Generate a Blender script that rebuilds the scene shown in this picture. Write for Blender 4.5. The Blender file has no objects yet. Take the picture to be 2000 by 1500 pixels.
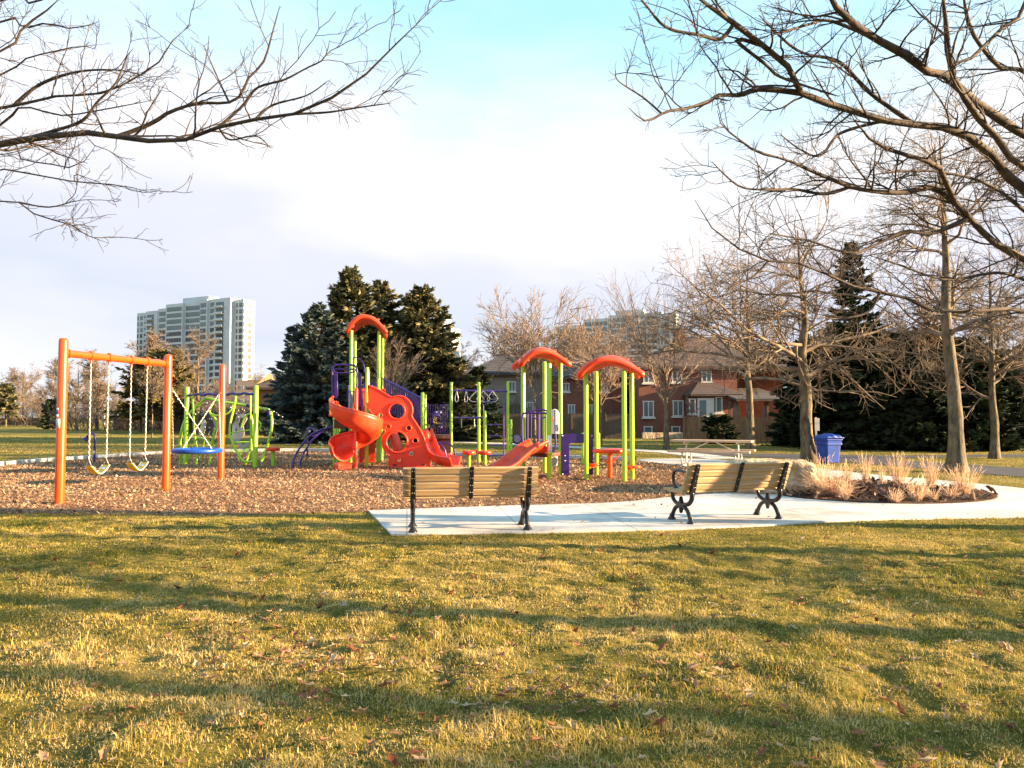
import bpy, math
import numpy as np
from mathutils import Vector, Matrix
R = math.radians
sc = bpy.context.scene
COL = sc.collection

# ------------------------------------------------------------------ camera
FP, HOR, CAMH = 1450.0, 815.0, 1.5
TILT = math.atan((HOR - 750.0) / FP)
cd = bpy.data.cameras.new('camera'); cam = bpy.data.objects.new('camera', cd); COL.objects.link(cam)
cd.sensor_width = 36.0; cd.lens = FP / 2000.0 * 36.0; cd.clip_start = 0.05; cd.clip_end = 5000
cam.location = (0, 0, CAMH); cam.rotation_euler = (R(90) + TILT, 0, 0)
sc.camera = cam

# ------------------------------------------------------------------ light
SUN_EL, SUN_AZ = 12.0, 7.0        # azimuth: degrees from +X towards the camera side (-Y)
sl = bpy.data.lights.new('sun', 'SUN'); sun = bpy.data.objects.new('sun', sl); COL.objects.link(sun)
sl.energy = 5.0; sl.angle = R(0.55); sl.color = (1.0, 0.70, 0.40)
sd = Vector((math.cos(R(SUN_EL)) * math.cos(R(SUN_AZ)), -math.cos(R(SUN_EL)) * math.sin(R(SUN_AZ)), math.sin(R(SUN_EL))))
sun.rotation_euler = sd.to_track_quat('Z', 'Y').to_euler(); sun.location = (60, -10, 30)

w = bpy.data.worlds.new('World'); sc.world = w; w.use_nodes = True
nt = w.node_tree; nt.nodes.clear()
def N(t, tree=None, **k):
    n = (tree or nt).nodes.new(t)
    for a, b in k.items(): setattr(n, a, b)
    return n
out = N('ShaderNodeOutputWorld'); mixs = N('ShaderNodeMixShader')
bg1 = N('ShaderNodeBackground'); bg2 = N('ShaderNodeBackground')
sky = N('ShaderNodeTexSky', sky_type='NISHITA', sun_disc=False)
sky.sun_elevation = R(SUN_EL); sky.sun_rotation = math.atan2(sd.x, sd.y); sky.air_density = 1.0; sky.dust_density = 0.6; sky.ozone_density = 2.5
bg1.inputs[1].default_value = 0.12
nt.links.new(sky.outputs[0], bg1.inputs[0])
tc = N('ShaderNodeTexCoord'); sep = N('ShaderNodeSeparateXYZ')
nt.links.new(tc.outputs['Generated'], sep.inputs[0])
mp = N('ShaderNodeMapping'); mp.inputs['Scale'].default_value = (1.0, 1.0, 2.6)
nt.links.new(tc.outputs['Generated'], mp.inputs[0])
no = N('ShaderNodeTexNoise'); no.inputs['Scale'].default_value = 2.3; no.inputs['Detail'].default_value = 5; no.inputs['Roughness'].default_value = 0.5
nt.links.new(mp.outputs[0], no.inputs['Vector'])
def M(op, a, b=None, tree=None, clamp=False):
    T = tree or nt
    n = N('ShaderNodeMath', T, operation=op, use_clamp=clamp)
    for i, x in enumerate((a, b)):
        if x is None: continue
        if isinstance(x, (int, float)): n.inputs[i].default_value = x
        else: T.links.new(x, n.inputs[i])
    return n.outputs[0]
# cloud bank: solid low down, breaking up above ~20 degrees
e = M('ADD', sep.outputs[2], M('MULTIPLY', M('SUBTRACT', no.outputs[0], 0.5), 0.55))
mr = N('ShaderNodeMapRange', interpolation_type='SMOOTHSTEP')
mr.inputs['From Min'].default_value = 0.50; mr.inputs['From Max'].default_value = 0.30
mr.inputs['To Min'].default_value = 0.72; mr.inputs['To Max'].default_value = 1.0
nt.links.new(e, mr.inputs['Value']); nt.links.new(mr.outputs[0], mixs.inputs[0])
cr = N('ShaderNodeValToRGB'); nt.links.new(M('ADD', M('ADD', sep.outputs[2], M('MULTIPLY', M('SUBTRACT', no.outputs[0], 0.5), 0.42)), M('MULTIPLY', sep.outputs[0], 0.10)), cr.inputs[0])
cr.color_ramp.elements[0].position = 0.0; cr.color_ramp.elements[0].color = (0.62, 0.63, 0.67, 1)
cr.color_ramp.elements[1].position = 0.52; cr.color_ramp.elements[1].color = (0.35, 0.66, 0.78, 1)
for p_, c_ in ((0.10, (0.49, 0.53, 0.61, 1)), (0.19, (0.54, 0.56, 0.65, 1)), (0.27, (0.68, 0.67, 0.69, 1)), (0.37, (0.66, 0.68, 0.70, 1))):
    el = cr.color_ramp.elements.new(p_); el.color = c_
nt.links.new(cr.outputs[0], bg2.inputs[0]); bg2.inputs[1].default_value = 0.31
nt.links.new(bg1.outputs[0], mixs.inputs[1]); nt.links.new(bg2.outputs[0], mixs.inputs[2]); nt.links.new(mixs.outputs[0], out.inputs[0])
vs = sc.view_settings
vs.view_transform = 'Standard'; vs.look = 'None'; vs.gamma = 1; vs.use_curve_mapping = False; vs.exposure = 2.38
sc.cycles.max_bounces = 6

# ------------------------------------------------------------------ pixel helpers (photo pixels, 2000x1500)
ct, st = math.cos(TILT), math.sin(TILT)
def P(u, v, Y):
    x = (u - 1000) / FP; y = (750 - v) / FP
    dy = ct - y * st; dz = st + y * ct
    k = Y / dy
    return (x * k, Y, CAMH + dz * k)
def G(u, v, z=0.0):
    x = (u - 1000) / FP; y = (750 - v) / FP
    dy = ct - y * st; dz = st + y * ct
    k = (z - CAMH) / dz
    return (x * k, dy * k, z)
def Zv(v, Y): return P(1000, v, Y)[2]
def Xu(u, v, Y): return P(u, v, Y)[0]
rng = np.random.default_rng(7)

# ------------------------------------------------------------------ materials
def principled(name):
    m = bpy.data.materials.new(name); m.use_nodes = True
    return m, m.node_tree, m.node_tree.nodes['Principled BSDF']
def vecnode(t, stretch, wall=False):
    c = N('ShaderNodeTexCoord', t); mpn = N('ShaderNodeMapping', t); mpn.inputs['Scale'].default_value = stretch
    if wall:
        s = N('ShaderNodeSeparateXYZ', t); t.links.new(c.outputs['Object'], s.inputs[0])
        k = N('ShaderNodeCombineXYZ', t); t.links.new(M('ADD', s.outputs[0], s.outputs[1], t), k.inputs[0]); t.links.new(s.outputs[2], k.inputs[1])
        t.links.new(k.outputs[0], mpn.inputs[0])
    else: t.links.new(c.outputs['Object'], mpn.inputs[0])
    return mpn.outputs[0]
def noise(t, vec, scale, detail=4, rough=0.55):
    n = N('ShaderNodeTexNoise', t); n.inputs['Scale'].default_value = scale; n.inputs['Detail'].default_value = detail; n.inputs['Roughness'].default_value = rough
    t.links.new(vec, n.inputs['Vector']); return n.outputs[0]
def ramp(t, fac, stops):
    r = N('ShaderNodeValToRGB', t); t.links.new(fac, r.inputs[0])
    els = r.color_ramp.elements
    while len(els) < len(stops): els.new(0.5)
    for e_, (p_, c_) in zip(els, stops): e_.position = p_; e_.color = (*c_, 1)
    return r.outputs[0]
def add_bump(t, b, h, strength, dist=0.02):
    bn = N('ShaderNodeBump', t); bn.inputs['Strength'].default_value = strength; bn.inputs['Distance'].default_value = dist
    t.links.new(h, bn.inputs['Height']); t.links.new(bn.outputs[0], b.inputs['Normal'])
def mat(name, col, rough=0.5, var=0.12, scale=4, bump=0.0, bscale=40, metal=0, col2=None, stretch=(1, 1, 1), coat=0, transl=0, dist=0.01):
    m, t, b = principled(name)
    v = vecnode(t, stretch); n = noise(t, v, scale)
    c2 = col2 or tuple(min(1, c * (1 + var)) for c in col); c1 = col if col2 else tuple(c * (1 - var) for c in col)
    t.links.new(ramp(t, n, [(0.35, c1), (0.65, c2)]), b.inputs['Base Color'])
    b.inputs['Roughness'].default_value = rough; b.inputs['Metallic'].default_value = metal
    if coat: b.inputs['Coat Weight'].default_value = coat; b.inputs['Coat Roughness'].default_value = 0.15
    if bump: add_bump(t, b, noise(t, v, bscale, 6), bump, dist)
    if transl:
        tr = N('ShaderNodeBsdfTranslucent', t); mx = N('ShaderNodeMixShader', t); mx.inputs[0].default_value = transl
        t.links.new(ramp(t, n, [(0.35, c1), (0.65, c2)]), tr.inputs[0])
        o = t.nodes['Material Output']; t.links.new(b.outputs[0], mx.inputs[1]); t.links.new(tr.outputs[0], mx.inputs[2]); t.links.new(mx.outputs[0], o.inputs[0])
    return m
def mat_attr(name, stops, rough=0.8, transl=0.0, spec=0.2):
    m, t, b = principled(name)
    a = N('ShaderNodeAttribute', t); a.attribute_name = 'tint'
    c = ramp(t, a.outputs['Fac'], stops); t.links.new(c, b.inputs['Base Color'])
    b.inputs['Roughness'].default_value = rough; b.inputs['Specular IOR Level'].default_value = spec
    if transl:
        tr = N('ShaderNodeBsdfTranslucent', t); mx = N('ShaderNodeMixShader', t); mx.inputs[0].default_value = transl
        t.links.new(c, tr.inputs[0]); o = t.nodes['Material Output']
        t.links.new(b.outputs[0], mx.inputs[1]); t.links.new(tr.outputs[0], mx.inputs[2]); t.links.new(mx.outputs[0], o.inputs[0])
    return m
def mat_brick(name, c1, c2, mortar, bw=0.22, bh=0.075, ms=0.012, rough=0.85, off=0.5, bump=0.3, nvar=0.25):
    m, t, b = principled(name)
    v = vecnode(t, (1, 1, 1), wall=True)
    br = N('ShaderNodeTexBrick', t); t.links.new(v, br.inputs['Vector'])
    br.offset = off
    br.inputs['Color1'].default_value = (*c1, 1); br.inputs['Color2'].default_value = (*c2, 1); br.inputs['Mortar'].default_value = (*mortar, 1)
    br.inputs['Scale'].default_value = 1.0; br.inputs['Mortar Size'].default_value = ms; br.inputs['Brick Width'].default_value = bw; br.inputs['Row Height'].default_value = bh
    n = noise(t, v, 1.3, 5)
    mx = N('ShaderNodeMix', t, data_type='RGBA', blend_type='MULTIPLY'); mx.inputs[0].default_value = 1
    t.links.new(br.outputs['Color'], mx.inputs[6]); t.links.new(ramp(t, n, [(0.3, (1 - nvar,) * 3), (0.7, (1, 1, 1))]), mx.inputs[7])
    t.links.new(mx.outputs[2], b.inputs['Base Color']); b.inputs['Roughness'].default_value = rough
    add_bump(t, b, br.outputs['Fac'], -bump, 0.01)
    return m
MT = {}
MT['orange'] = mat('orange_paint', (0.82, 0.078, 0.005), 0.28, 0.12, 2, 0.03, 60, coat=0.3)
MT['red'] = mat('red_orange_plastic', (0.80, 0.058, 0.016), 0.38, 0.17, 2.2, 0.08, 70)
MT['redtex'] = mat('red_orange_textured_plastic', (0.78, 0.052, 0.015), 0.5, 0.08, 3, 0.5, 120, dist=0.01)
MT['lime'] = mat('lime_green_paint', (0.34, 0.60, 0.025), 0.30, 0.06, 2, 0.03, 60, coat=0.2)
MT['purple'] = mat('purple_paint', (0.036, 0.014, 0.17), 0.32, 0.15, 3, 0.03, 60)
MT['blue'] = mat('blue_plastic', (0.004, 0.06, 0.36), 0.4, 0.12, 3, 0.05, 60)
MT['binblue'] = mat('bin_blue_plastic', (0.001, 0.05, 0.34), 0.45, 0.2, 3, 0.1, 30)
MT['brown'] = mat('brown_coated_deck', (0.11, 0.035, 0.025), 0.7, 0.2, 5, 0.3, 80)
MT['yellow'] = mat('yellow_rubber', (0.72, 0.50, 0.02), 0.5, 0.1, 6)
MT['zinc'] = mat('galvanised_chain', (0.72, 0.66, 0.56), 0.35, 0.15, 30, metal=0.5)
MT['steel'] = mat('galvanised_steel', (0.60, 0.60, 0.60), 0.35, 0.15, 8, metal=0.6)
MT['iron'] = mat('black_cast_iron', (0.012, 0.011, 0.014), 0.30, 0.3, 8, 0.15, 50)
MT['grey'] = mat('grey_plastic', (0.42, 0.40, 0.37), 0.5, 0.1, 4)
MT['rope'] = mat('black_rope', (0.03, 0.028, 0.035), 0.7, 0.2, 10)
MT['white'] = mat('white_plastic', (0.80, 0.79, 0.80), 0.4, 0.04, 4)
MT['goal'] = mat('white_goal_paint', (0.82, 0.80, 0.76), 0.5, 0.1, 4)
MT['plank'] = mat('tan_bench_board', (0.38, 0.245, 0.115), 0.55, 0.14, 3, 0.2, 60, stretch=(0.6, 12, 12), col2=(0.50, 0.345, 0.18))
MT['plank2'] = mat('tan_bench_board_wear', (0.44, 0.335, 0.21), 0.6, 0.14, 5, 0.2, 60, stretch=(0.5, 14, 14), col2=(0.52, 0.41, 0.26))
MT['picnic'] = mat('brown_grey_table_board', (0.50, 0.35, 0.24), 0.7, 0.2, 4, 0.2, 50, stretch=(0.8, 12, 12))
MT['bark'] = mat('grey_brown_bark', (0.050, 0.040, 0.028), 0.9, 0.4, 9, 0.9, 26, stretch=(1, 1, 0.35), col2=(0.185, 0.145, 0.085), dist=0.03)
MT['barkfar'] = mat('warm_twig_bark', (0.095, 0.070, 0.050), 0.9, 0.3, 3, col2=(0.25, 0.185, 0.125))
MT['barkred'] = mat('reddish_young_twigs', (0.14, 0.095, 0.075), 0.85, 0.3, 3, col2=(0.32, 0.235, 0.175))
MT['twig'] = mat('dark_twig_bark', (0.10, 0.065, 0.06), 0.8, 0.3, 5, col2=(0.24, 0.165, 0.125))
MT['spruce'] = mat_attr('spruce_needles', [(0.0, (0.02, 0.032, 0.02)), (0.5, (0.10, 0.11, 0.055)), (1.0, (0.36, 0.29, 0.13))], 0.75, 0.12)  # gold end of the tint puts low sunlight into the needle colour
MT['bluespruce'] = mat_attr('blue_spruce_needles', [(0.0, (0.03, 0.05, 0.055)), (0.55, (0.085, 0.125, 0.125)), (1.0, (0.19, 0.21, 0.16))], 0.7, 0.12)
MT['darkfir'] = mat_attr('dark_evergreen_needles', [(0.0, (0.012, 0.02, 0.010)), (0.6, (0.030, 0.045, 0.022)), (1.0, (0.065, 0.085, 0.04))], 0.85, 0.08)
MT['blade'] = mat_attr('grass_blade', [(0.0, (0.040, 0.075, 0.006)), (0.30, (0.125, 0.150, 0.013)), (0.50, (0.38, 0.30, 0.035)), (0.75, (0.58, 0.41, 0.10)), (1.0, (0.68, 0.50, 0.22))], 0.6, 0.35, 0.25)
MT['chip'] = mat_attr('wood_chip', [(0.0, (0.12, 0.068, 0.041)), (0.45, (0.29, 0.175, 0.10)), (0.8, (0.43, 0.28, 0.17)), (1.0, (0.66, 0.49, 0.32))], 0.8)
MT['darkchip'] = mat_attr('dark_mulch_chip', [(0.0, (0.045, 0.025, 0.018)), (0.6, (0.14, 0.08, 0.055)), (1.0, (0.48, 0.30, 0.19))], 0.85)
MT['leaf'] = mat_attr('dry_leaf', [(0.0, (0.19, 0.06, 0.03)), (0.5, (0.33, 0.17, 0.085)), (1.0, (0.60, 0.42, 0.26))], 0.7, 0.25)
MT['reed'] = mat_attr('dry_ornamental_grass', [(0.0, (0.50, 0.28, 0.19)), (0.5, (0.70, 0.50, 0.33)), (1.0, (0.86, 0.74, 0.54))], 0.7, 0.35)
MT['brick'] = mat_brick('red_brick', (0.21, 0.045, 0.028), (0.30, 0.075, 0.042), (0.20, 0.13, 0.10))
MT['shingle'] = mat_brick('dark_roof_shingle', (0.065, 0.055, 0.055), (0.11, 0.085, 0.08), (0.035, 0.03, 0.03), 0.4, 0.18, 0.02)
MT['shinglebrown'] = mat_brick('brown_roof_shingle', (0.085, 0.052, 0.042), (0.12, 0.075, 0.06), (0.04, 0.028, 0.025), 0.4, 0.18, 0.02)
MT['stucco'] = mat('beige_stucco', (0.25, 0.20, 0.165), 0.9, 0.1, 2, 0.2, 80)
MT['fence'] = mat('weathered_fence_board', (0.075, 0.055, 0.042), 0.85, 0.35, 3, 0.4, 30, stretch=(8, 8, 0.6), col2=(0.15, 0.105, 0.075))
MT['fencewarm'] = mat('warm_fence_board', (0.17, 0.085, 0.045), 0.85, 0.35, 3, 0.4, 30, stretch=(8, 8, 0.6), col2=(0.34, 0.185, 0.09))
MT['frame'] = mat('white_window_frame', (0.66, 0.64, 0.60), 0.5, 0.05, 4)
MT['darkframe'] = mat('dark_window_frame', (0.05, 0.06, 0.07), 0.5, 0.1, 4)
MT['tower'] = mat('pale_grey_precast_panel', (0.50, 0.54, 0.57), 0.75, 0.08, 0.15)
MT['eave'] = mat('dark_brown_eave', (0.10, 0.05, 0.035), 0.7, 0.1, 4)
MT['pine'] = mat_attr('yellow_pine_needles', [(0.0, (0.04, 0.04, 0.015)), (0.5, (0.14, 0.12, 0.04)), (1.0, (0.36, 0.26, 0.09))], 0.8, 0.15)
MT['stone'] = mat('pale_limestone', (0.30, 0.19, 0.10), 0.9, 0.3, 3.5, 0.9, 7, col2=(0.60, 0.46, 0.31), stretch=(1, 1, 0.6), dist=0.08)
MT['concrete'] = None
def glassm(name, col, rough=0.08):
    m, t, b = principled(name)
    v = vecnode(t, (1, 1, 1)); t.links.new(ramp(t, noise(t, v, 0.35, 2), [(0.35, tuple(c * 0.55 for c in col)), (0.65, col)]), b.inputs['Base Color'])
    b.inputs['Roughness'].default_value = rough; b.inputs['Specular IOR Level'].default_value = 0.6
    return m
MT['glass'] = glassm('window_glass', (0.20, 0.25, 0.27))
MT['towerglass'] = glassm('tower_window_glass', (0.16, 0.25, 0.28))
def ground_mat(name, stops, s1, s2, rough=0.95, bump=0.5, bs=60, stretch=(1, 1, 1), dist=0.03):
    m, t, b = principled(name)
    v = vecnode(t, stretch); a = noise(t, v, s1, 5); c = noise(t, v, s2, 5, 0.7)
    f = M('ADD', M('MULTIPLY', a, 0.5, t), M('MULTIPLY', c, 0.5, t), t)
    t.links.new(ramp(t, f, stops), b.inputs['Base Color']); b.inputs['Roughness'].default_value = rough; b.inputs['Specular IOR Level'].default_value = 0.15
    if bump: add_bump(t, b, noise(t, v, bs, 6, 0.7), bump, dist)
    return m
MT['lawn'] = ground_mat('lawn_turf', [(0.36, (0.06, 0.07, 0.012)), (0.48, (0.15, 0.135, 0.025)), (0.56, (0.27, 0.205, 0.05)), (0.66, (0.40, 0.30, 0.12))], 0.55, 14, bump=1.0, bs=26, dist=0.08)
MT['mulch'] = ground_mat('wood_mulch_bed', [(0.36, (0.13, 0.072, 0.04)), (0.5, (0.25, 0.145, 0.08)), (0.64, (0.38, 0.23, 0.13))], 0.9, 24, bump=1.0, bs=30, dist=0.06)
MT['darkmulch'] = ground_mat('dark_bed_mulch', [(0.36, (0.035, 0.02, 0.014)), (0.5, (0.09, 0.05, 0.035)), (0.66, (0.24, 0.14, 0.09))], 1.2, 24, bump=1.0, bs=30, dist=0.06)
MT['asphalt'] = ground_mat('path_asphalt', [(0.35, (0.060, 0.060, 0.066)), (0.65, (0.10, 0.10, 0.11))], 0.8, 40, bump=0.3, bs=120, dist=0.01)
def concrete():
    m, t, b = principled('pale_concrete')
    c = N('ShaderNodeTexCoord', t); mpn = N('ShaderNodeMapping', t); mpn.inputs['Rotation'].default_value = (0, 0, R(-8)); t.links.new(c.outputs['Object'], mpn.inputs[0])
    br = N('ShaderNodeTexBrick', t); t.links.new(mpn.outputs[0], br.inputs['Vector']); br.offset = 0
    br.inputs['Color1'].default_value = (0.56, 0.54, 0.525, 1); br.inputs['Color2'].default_value = (0.61, 0.59, 0.575, 1); br.inputs['Mortar'].default_value = (0.36, 0.34, 0.32, 1)
    br.inputs['Scale'].default_value = 1; br.inputs['Mortar Size'].default_value = 0.012; br.inputs['Brick Width'].default_value = 1.5; br.inputs['Row Height'].default_value = 1.5
    n = noise(t, mpn.outputs[0], 2.2, 8, 0.7)
    mx = N('ShaderNodeMix', t, data_type='RGBA', blend_type='MULTIPLY'); mx.inputs[0].default_value = 1
    n2 = noise(t, mpn.outputs[0], 0.5, 6, 0.65); nn_ = M('ADD', M('MULTIPLY', n, 0.5, t), M('MULTIPLY', n2, 0.5, t), t)
    t.links.new(br.outputs['Color'], mx.inputs[6]); t.links.new(ramp(t, nn_, [(0.38, (0.60, 0.57, 0.53)), (0.48, (0.86, 0.84, 0.81)), (0.58, (1, 1, 1))]), mx.inputs[7])
    t.links.new(mx.outputs[2], b.inputs['Base Color']); b.inputs['Roughness'].default_value = 0.9
    add_bump(t, b, noise(t, mpn.outputs[0], 90, 4), 0.25, 0.006)
    return m
MT['concrete'] = concrete()

# ------------------------------------------------------------------ object helpers
def tag(o, label=None, cat=None, group=None, kind=None):
    if label: o['label'] = label
    if cat: o['category'] = cat
    if group: o['group'] = group
    if kind: o['kind'] = kind
    return o
def thing(name, label, cat, loc=(0, 0, 0), rz=0.0, group=None):
    o = bpy.data.objects.new(name, None); o.empty_display_size = 0.2; COL.objects.link(o)
    o.location = loc; o.rotation_euler = (0, 0, rz); return tag(o, label, cat, group)
def rel(p):
    v = Vector((0, 0, 0))
    while p is not None: v += Vector(p.location); p = p.parent
    return v
def link(name, me, parent=None, m=None, world=True):
    if m is not None:
        me.materials.clear()
        for x in (m if isinstance(m, (list, tuple)) else [m]): me.materials.append(x)
    if parent is not None and world: me.transform(Matrix.Translation(-rel(parent)))
    o = bpy.data.objects.new(name, me); COL.objects.link(o); o.parent = parent
    return o
def copy_tree(o, parent=None):
    c = o.copy(); COL.objects.link(c); c.parent = parent
    for ch in [x for x in o.children]: copy_tree(ch, c)
    return c
def npmesh(name, chunks, tint=None, smooth=True):
    """chunks: list of (V (n,3), F (m,k))"""
    Vs, loops, starts, totals = [], [], [], []; off = 0; ls = 0
    for V, F in chunks:
        if len(F) == 0: continue
        Vs.append(V); f = F + off; loops.append(f.ravel()); k = F.shape[1]
        starts.append(ls + np.arange(len(F)) * k); totals.append(np.full(len(F), k)); ls += F.size; off += len(V)
    V = np.concatenate(Vs).astype(np.float32); L = np.concatenate(loops).astype(np.int32)
    S = np.concatenate(starts).astype(np.int32)
    me = bpy.data.meshes.new(name); me.vertices.add(len(V)); me.vertices.foreach_set('co', V.ravel())
    me.loops.add(len(L)); me.loops.foreach_set('vertex_index', L)
    me.polygons.add(len(S)); me.polygons.foreach_set('loop_start', S)
    me.polygons.foreach_set('use_smooth', np.full(len(S), smooth, dtype=bool))
    me.update(calc_edges=True)
    if tint is not None:
        a = me.attributes.new('tint', 'FLOAT', 'POINT'); a.data.foreach_set('value', np.asarray(tint, dtype=np.float32))
    return me
def frames(Pn):
    T = np.gradient(Pn, axis=1); T /= np.linalg.norm(T, axis=2, keepdims=True) + 1e-9
    mean = T.mean(axis=1); ref = np.where(np.abs(mean[:, 2:3]) > 0.8, np.array([[1., 0, 0]]), np.array([[0, 0, 1.]]))[:, None, :]
    A = np.cross(T, ref); A /= np.linalg.norm(A, axis=2, keepdims=True) + 1e-9
    B = np.cross(A, T); return T, A, B
def tubes(Pn, Rn, k=6, cap=False):
    n, m, _ = Pn.shape; T, A, B = frames(Pn)
    a = np.arange(k) * 2 * np.pi / k
    V = Pn[:, :, None, :] + Rn[:, :, None, None] * (np.cos(a)[None, None, :, None] * A[:, :, None, :] + np.sin(a)[None, None, :, None] * B[:, :, None, :])
    idx = np.arange(n * m * k).reshape(n, m, k)
    i0 = idx[:, :-1, :]; i1 = idx[:, 1:, :]
    F = np.stack([i0, np.roll(i0, -1, 2), np.roll(i1, -1, 2), i1], -1).reshape(-1, 4)
    return V.reshape(-1, 3), F
class MB:
    def __init__(s): s.v = []; s.f = []; s.sm = []; s.mi = []; s.m = 0
    def add(s, V, F, smooth=False):
        o = len(s.v); s.v += [tuple(map(float, p)) for p in V]; s.f += [tuple(int(i) + o for i in f) for f in F]; s.sm += [smooth] * len(F); s.mi += [s.m] * len(F); return s
    def box(s, c, d, rz=0, rx=0, ry=0, bev=0.0):
        x, y, z = d[0] / 2, d[1] / 2, d[2] / 2
        M_ = Matrix.Translation(c) @ Matrix.Rotation(rz, 4, 'Z') @ Matrix.Rotation(ry, 4, 'Y') @ Matrix.Rotation(rx, 4, 'X')
        if bev <= 0:
            V = [(sx * x, sy * y, sz * z) for sz in (-1, 1) for sx, sy in ((-1, -1), (1, -1), (1, 1), (-1, 1))]
            F = [(3, 2, 1, 0), (4, 5, 6, 7), (0, 1, 5, 4), (1, 2, 6, 5), (2, 3, 7, 6), (3, 0, 4, 7)]
        else:
            b = min(bev, x * .9, y * .9, z * .9)
            V = []; 
            for sz, inset in ((-z, b), (-z + b, 0), (z - b, 0), (z, b)):
                X, Y = x - inset, y - inset; bb = b * 0.7
                V += [(-X, -Y + bb, sz), (-X + bb, -Y, sz), (X - bb, -Y, sz), (X, -Y + bb, sz), (X, Y - bb, sz), (X - bb, Y, sz), (-X + bb, Y, sz), (-X, Y - bb, sz)]
            F = [tuple(range(7, -1, -1)), tuple(range(24, 32))]
            for r in range(3):
                for i in range(8): F.append((r * 8 + i, r * 8 + (i + 1) % 8, r * 8 + 8 + (i + 1) % 8, r * 8 + 8 + i))
        return s.add([M_ @ Vector(p) for p in V], F)
    def tube(s, pts, r, k=10, cap=True, closed=False, smooth=True, flat=None):
        pts = [Vector(p) for p in pts]; n = len(pts)
        rr = r if isinstance(r, (list, tuple, np.ndarray)) else [r] * n
        T = []
        for i in range(n):
            a = pts[(i - 1) % n] if (closed or i > 0) else pts[i]; b = pts[(i + 1) % n] if (closed or i < n - 1) else pts[i]
            T.append((b - a).normalized())
        ref = Vector((0, 0, 1)) if abs(T[0].z) < 0.9 else Vector((1, 0, 0))
        A = (ref - T[0] * ref.dot(T[0])).normalized(); V = []
        for i in range(n):
            A = (A - T[i] * A.dot(T[i])).normalized(); B = T[i].cross(A)
            for j in range(k):
                q = 2 * math.pi * j / k; V.append(pts[i] + (A * math.cos(q) + B * math.sin(q)) * rr[i])
        F = []
        for i in range(n if closed else n - 1):
            o0 = i * k; o1 = ((i + 1) % n) * k
            for j in range(k): F.append((o0 + j, o0 + (j + 1) % k, o1 + (j + 1) % k, o1 + j))
        s.add(V, F, smooth)
        if cap and not closed: s.add(V[:k], [tuple(range(k - 1, -1, -1))]); s.add(V[-k:], [tuple(range(k))])
        return s
    def lathe(s, prof, c=(0, 0, 0), k=24, smooth=True, mtx=None):
        V = []; 
        for r, z in prof:
            for j in range(k): V.append(Vector((r * math.cos(2 * math.pi * j / k), r * math.sin(2 * math.pi * j / k), z)))
        M_ = Matrix.Translation(c) @ (mtx or Matrix())
        F = [(i * k + j, i * k + (j + 1) % k, i * k + k + (j + 1) % k, i * k + k + j) for i in range(len(prof) - 1) for j in range(k)]
        V = [M_ @ v for v in V]; s.add(V, F, smooth)
        if prof[0][0] > 1e-4: s.add(V[:k], [tuple(range(k - 1, -1, -1))])
        if prof[-1][0] > 1e-4: s.add(V[-k:], [tuple(range(k))])
        return s
    def sheet(s, grid, th=0.0, smooth=True, closed_v=False):
        """grid[i][j] -> points; th: offset vector function or thickness downwards along normals"""
        n, m = len(grid), len(grid[0]); Pg = np.array([[tuple(p) for p in row] for row in grid])
        du = np.gradient(Pg, axis=0); dv = np.gradient(Pg, axis=1); Nn = np.cross(du, dv); Nn /= np.linalg.norm(Nn, axis=2, keepdims=True) + 1e-9
        F = [(i * m + j, (i + 1) * m + j, (i + 1) * m + j + 1, i * m + j + 1) for i in range(n - 1) for j in range(m - 1)]
        if th == 0: return s.add(Pg.reshape(-1, 3), F, smooth)
        Q = Pg - Nn * th; o = n * m
        F2 = [tuple(o + x for x in reversed(f)) for f in F]
        bd = [(i, 0) for i in range(n)] + [(n - 1, j) for j in range(1, m)] + [(i, m - 1) for i in range(n - 2, -1, -1)] + [(0, j) for j in range(m - 2, 0, -1)]
        ids = [i * m + j for i, j in bd]; F3 = [(ids[q], o + ids[q], o + ids[(q + 1) % len(ids)], ids[(q + 1) % len(ids)]) for q in range(len(ids))]
        V = np.concatenate([Pg.reshape(-1, 3), Q.reshape(-1, 3)]); return s.add(V, F + F2 + F3, smooth)
    def build(s, name, m, parent=None, world=True):
        me = bpy.data.meshes.new(name); me.from_pydata(s.v, [], s.f); me.polygons.foreach_set('use_smooth', s.sm); me.polygons.foreach_set('material_index', s.mi); me.update()
        return link(name, me, parent, m, world)
def smooth_line(pts, n=6):
    pts = [Vector(p) for p in pts]; o = []
    for i in range(len(pts) - 1):
        a = pts[max(i - 1, 0)]; b = pts[i]; c = pts[i + 1]; d = pts[min(i + 2, len(pts) - 1)]
        for k in range(n):
            t = k / n; o.append(0.5 * ((2 * b) + (c - a) * t + (2 * a - 5 * b + 4 * c - d) * t * t + (3 * b - a - 3 * c + d) * t ** 3))
    o.append(pts[-1]); return o
def plate(outline, holes=(), th=0.05, bevel=0.01, vertical=True, Y=0.0):
    cu = bpy.data.curves.new('plate', 'CURVE'); cu.dimensions = '2D'; cu.fill_mode = 'BOTH'; cu.extrude = max(th / 2 - bevel, 0); cu.bevel_depth = bevel; cu.bevel_resolution = 1
    for pl in [outline] + list(holes):
        s = cu.splines.new('POLY'); s.points.add(len(pl) - 1); s.use_cyclic_u = True
        for i, p in enumerate(pl): s.points[i].co = (p[0], p[1], 0, 1)
    o = bpy.data.objects.new('plate', cu); COL.objects.link(o)
    dg = bpy.context.evaluated_depsgraph_get(); me = bpy.data.meshes.new_from_object(o.evaluated_get(dg))
    bpy.data.objects.remove(o)
    if vertical: me.transform(Matrix.Translation((0, Y, 0)) @ Matrix.Rotation(R(90), 4, 'X'))
    else: me.transform(Matrix.Translation((0, 0, Y)))
    return me
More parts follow.
